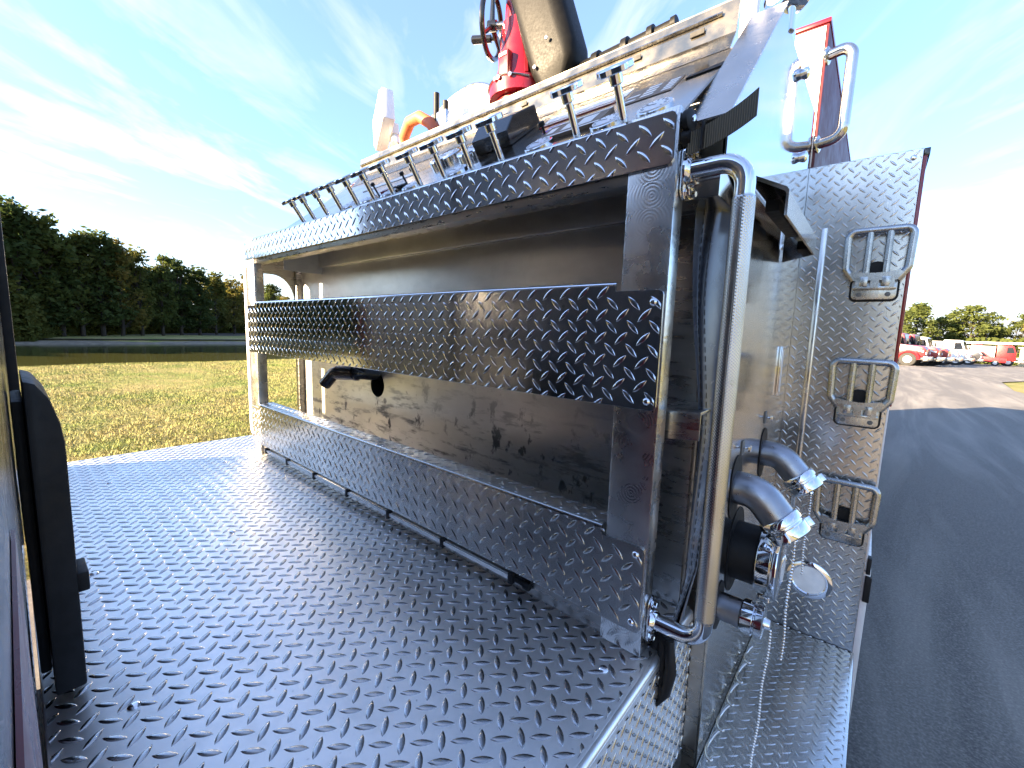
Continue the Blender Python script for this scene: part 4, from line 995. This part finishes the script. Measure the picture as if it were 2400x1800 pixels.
front = [(20, 62, 10.9), (75, 62, 12.6), (125, 63, 11.8), (170, 64, 10.6), (215, 65, 11.0), (262, 66, 11.4), (305, 67, 10.9), (350, 69, 10.3), (398, 71, 9.9), (440, 74, 10.1), (482, 76, 9.6), (520, 79, 9.3), (560, 83, 9.0), (602, 86, 9.9), (645, 91, 9.2)]
fi = 0
for i, (px_, dd, h) in enumerate(front):
    p = tree_at(px_, dd)
    vis = 0 <= px_ <= 545
    if vis: lab = ('%s tree from the left at the front of the wood across the pond' % ORD[fi]).replace('leftmost tree from the left', 'leftmost tree'); fi += 1; grp = 'front trees of the wood across the pond'
    else: lab = {560: 'tree of the wood half hidden behind the sunlit far post', 602: 'left one of two trees seen through the opening beside the far post', 645: 'right one of two trees seen through the opening beside the far post'}[px_]; grp = 'trees of the wood beside the frame'
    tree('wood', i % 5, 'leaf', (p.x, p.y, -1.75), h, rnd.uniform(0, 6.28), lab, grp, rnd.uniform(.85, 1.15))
for row, off, hs in ((0, 5, .97), (1, 10, 1.0), (2, 16, 1.02)):
    for i in range(19):
        px_ = -60 + i * 46 + rnd.uniform(-18, 18); base = 62 + max(0, px_ - 100) * .062 + off; p = tree_at(px_, base + rnd.uniform(-1.5, 1.5))
        h = 12.0 - max(0, px_ - 60) * .0058; tree('wood', rnd.randrange(5), 'leaf', (p.x, p.y, -1.75), h * hs * rnd.uniform(.88, 1.04), rnd.uniform(0, 6.28), 'dark tree in the depth of the wood across the pond', 'back trees of the wood across the pond', rnd.uniform(.9, 1.25))
# low brush at the foot of the wood
v, f = [], []
for _ in range(42000):
    px_ = rnd.uniform(-90, 780); base = 59.8 + max(0, px_ - 100) * .062 + abs(rnd.gauss(0, 3)); p = tree_at(px_, base); z = -1.8 + rnd.random() ** 1.5 * 4.2; s_ = rnd.uniform(.12, .30)
    a = Vector((rnd.gauss(0, 1), rnd.gauss(0, 1), rnd.gauss(0, .7))).normalized(); b = a.cross(Vector((rnd.gauss(0, 1), rnd.gauss(0, 1), rnd.gauss(0, 1)))).normalized(); c = Vector((p.x, p.y, z))
    o = len(v); v += [c - a * s_ * 1.4, c + b * s_, c + a * s_ * 1.4, c - b * s_]; f.append((o, o + 1, o + 2, o + 3))
lm = MB(); lm.v, lm.f, lm.m = v, f, [0] * len(f)
br = part('undergrowth', lm, MT['leaf'], None, smooth=0, kind='stuff', fix=False); tag(br, 'dark brush at the foot of the wood across the pond', 'undergrowth')
# the wood goes on behind the photographer's left, and more woods stand far off round the yard
v, f = [], []
def woodmass(n, fn):
    for _ in range(n):
        x, y, top = fn(); z = -1.7 + (rnd.random() ** .8) * top; s_ = rnd.uniform(.35, .8)
        a = Vector((rnd.gauss(0, 1), rnd.gauss(0, 1), rnd.gauss(0, .7))).normalized(); b = a.cross(Vector((rnd.gauss(0, 1), rnd.gauss(0, 1), rnd.gauss(0, 1)))).normalized(); c = Vector((x, y, z))
        o = len(v); v.extend([c - a * s_ * 1.3, c + b * s_, c + a * s_ * 1.3, c - b * s_]); f.append((o, o + 1, o + 2, o + 3))
def w1():
    y = rnd.uniform(-150, -6); x = -62 - rnd.random() * 9; return x, y, 10.5 + 2.5 * noise.noise(Vector((y * .15, 0, 0)))
def w2():
    a = rnd.uniform(R(-62), R(62)); r = rnd.uniform(118, 132); return 0.3 + r * math.cos(a), r * math.sin(a), 5 + 2 * noise.noise(Vector((a * 14, 3, 0)))
woodmass(22000, w1); woodmass(16000, w2)
lm = MB(); lm.v, lm.f, lm.m = v, f, [0] * len(f)
br = part('wood', lm, MT['leaf'], None, smooth=0, kind='stuff', fix=False); tag(br, 'dark far woods closing off the open ground round the yard', 'woods')
mb = MB(); mb.grid(3, 40, lambda u, v_: (-60.2 - 60 * u, -150 + 230 * v_, hgt(-60.2 - 60 * u, 0) + .12)); struct('wood_floor', mb, paint('shaded_leaf_litter', (.035, .026, .016), .9, 0, .2, 2, .3))  # leaf litter sheet, shade under the wood put into its dark brown
# trees behind the parked trucks
for i, (px_, dd, h, st, wd, lab) in enumerate((
    (2085, 96, 7.4, 'pine', 1.3, 'pine rising beside the steps behind the red trucks'), (2112, 100, 8.6, 'pine', 1.35, 'tallest pine behind the parked red trucks'), (2140, 98, 6.0, 'wood', 1.2, 'low pale tree right of the tallest pine'),
    (2165, 104, 7.0, 'pine', 1.2, 'pine left of the broad round crown'), (2205, 108, 8.2, 'round', 1.15, 'broad round green tree behind the white trucks'), (2240, 108, 8.7, 'round', 1.25, 'big dome shaped tree in the middle of the far trees'),
    (2272, 110, 7.6, 'round', 1.1, 'green tree right of the dome shaped one'), (2305, 116, 6.0, 'wood', 1.3, 'thin low tree behind the ladder truck'), (2345, 112, 6.6, 'round', 1.0, 'brownish tree behind the end of the ladder'), (2385, 108, 8.0, 'round', 1.1, 'russet tree at the far right edge'), (2425, 106, 8.6, 'round', 1.2, 'tree at the far right edge beyond the yellow building'))):
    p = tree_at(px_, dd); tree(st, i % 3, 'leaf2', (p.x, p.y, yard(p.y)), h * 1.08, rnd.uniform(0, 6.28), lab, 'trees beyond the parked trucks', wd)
v, f = [], []
for _ in range(12000):
    px_ = rnd.uniform(2020, 2480); p = tree_at(px_, rnd.uniform(104, 122)); z = yard(p.y) + rnd.random() * 4.2; s_ = rnd.uniform(.15, .35)
    a = Vector((rnd.gauss(0, 1), rnd.gauss(0, 1), rnd.gauss(0, .7))).normalized(); b = a.cross(Vector((rnd.gauss(0, 1), rnd.gauss(0, 1), rnd.gauss(0, 1)))).normalized(); c = Vector((p.x, p.y, z))
    o = len(v); v += [c - a * s_ * 1.4, c + b * s_, c + a * s_ * 1.4, c - b * s_]; f.append((o, o + 1, o + 2, o + 3))
lm = MB(); lm.v, lm.f, lm.m = v, f, [0] * len(f)
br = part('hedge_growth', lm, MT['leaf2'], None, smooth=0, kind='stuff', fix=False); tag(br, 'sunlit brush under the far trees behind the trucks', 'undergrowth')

# grass blades on the near lawn
v, f = [], []
for _ in range(150000):
    x = -3.4 - 18.5 * rnd.random() ** 1.15; y = rnd.uniform(-5 + x * .12, 3 - x * .36); z = hgt(x, y); h = rnd.uniform(.02, .055); a = rnd.uniform(0, 6.28); w = rnd.uniform(.004, .011)
    dx, dy = math.cos(a) * w, math.sin(a) * w; lx, ly = rnd.gauss(0, .02), rnd.gauss(0, .02)
    o = len(v); v += [(x - dx, y - dy, z), (x + dx, y + dy, z), (x + lx, y + ly, z + h)]; f.append((o, o + 1, o + 2))
lm = MB(); lm.v, lm.f, lm.m = v, f, [0] * len(f)
gb = part('grass', lm, MT['blade'], None, smooth=0, kind='stuff', fix=False); tag(gb, 'short yellow green grass of the lawn beyond the truck', 'grass')
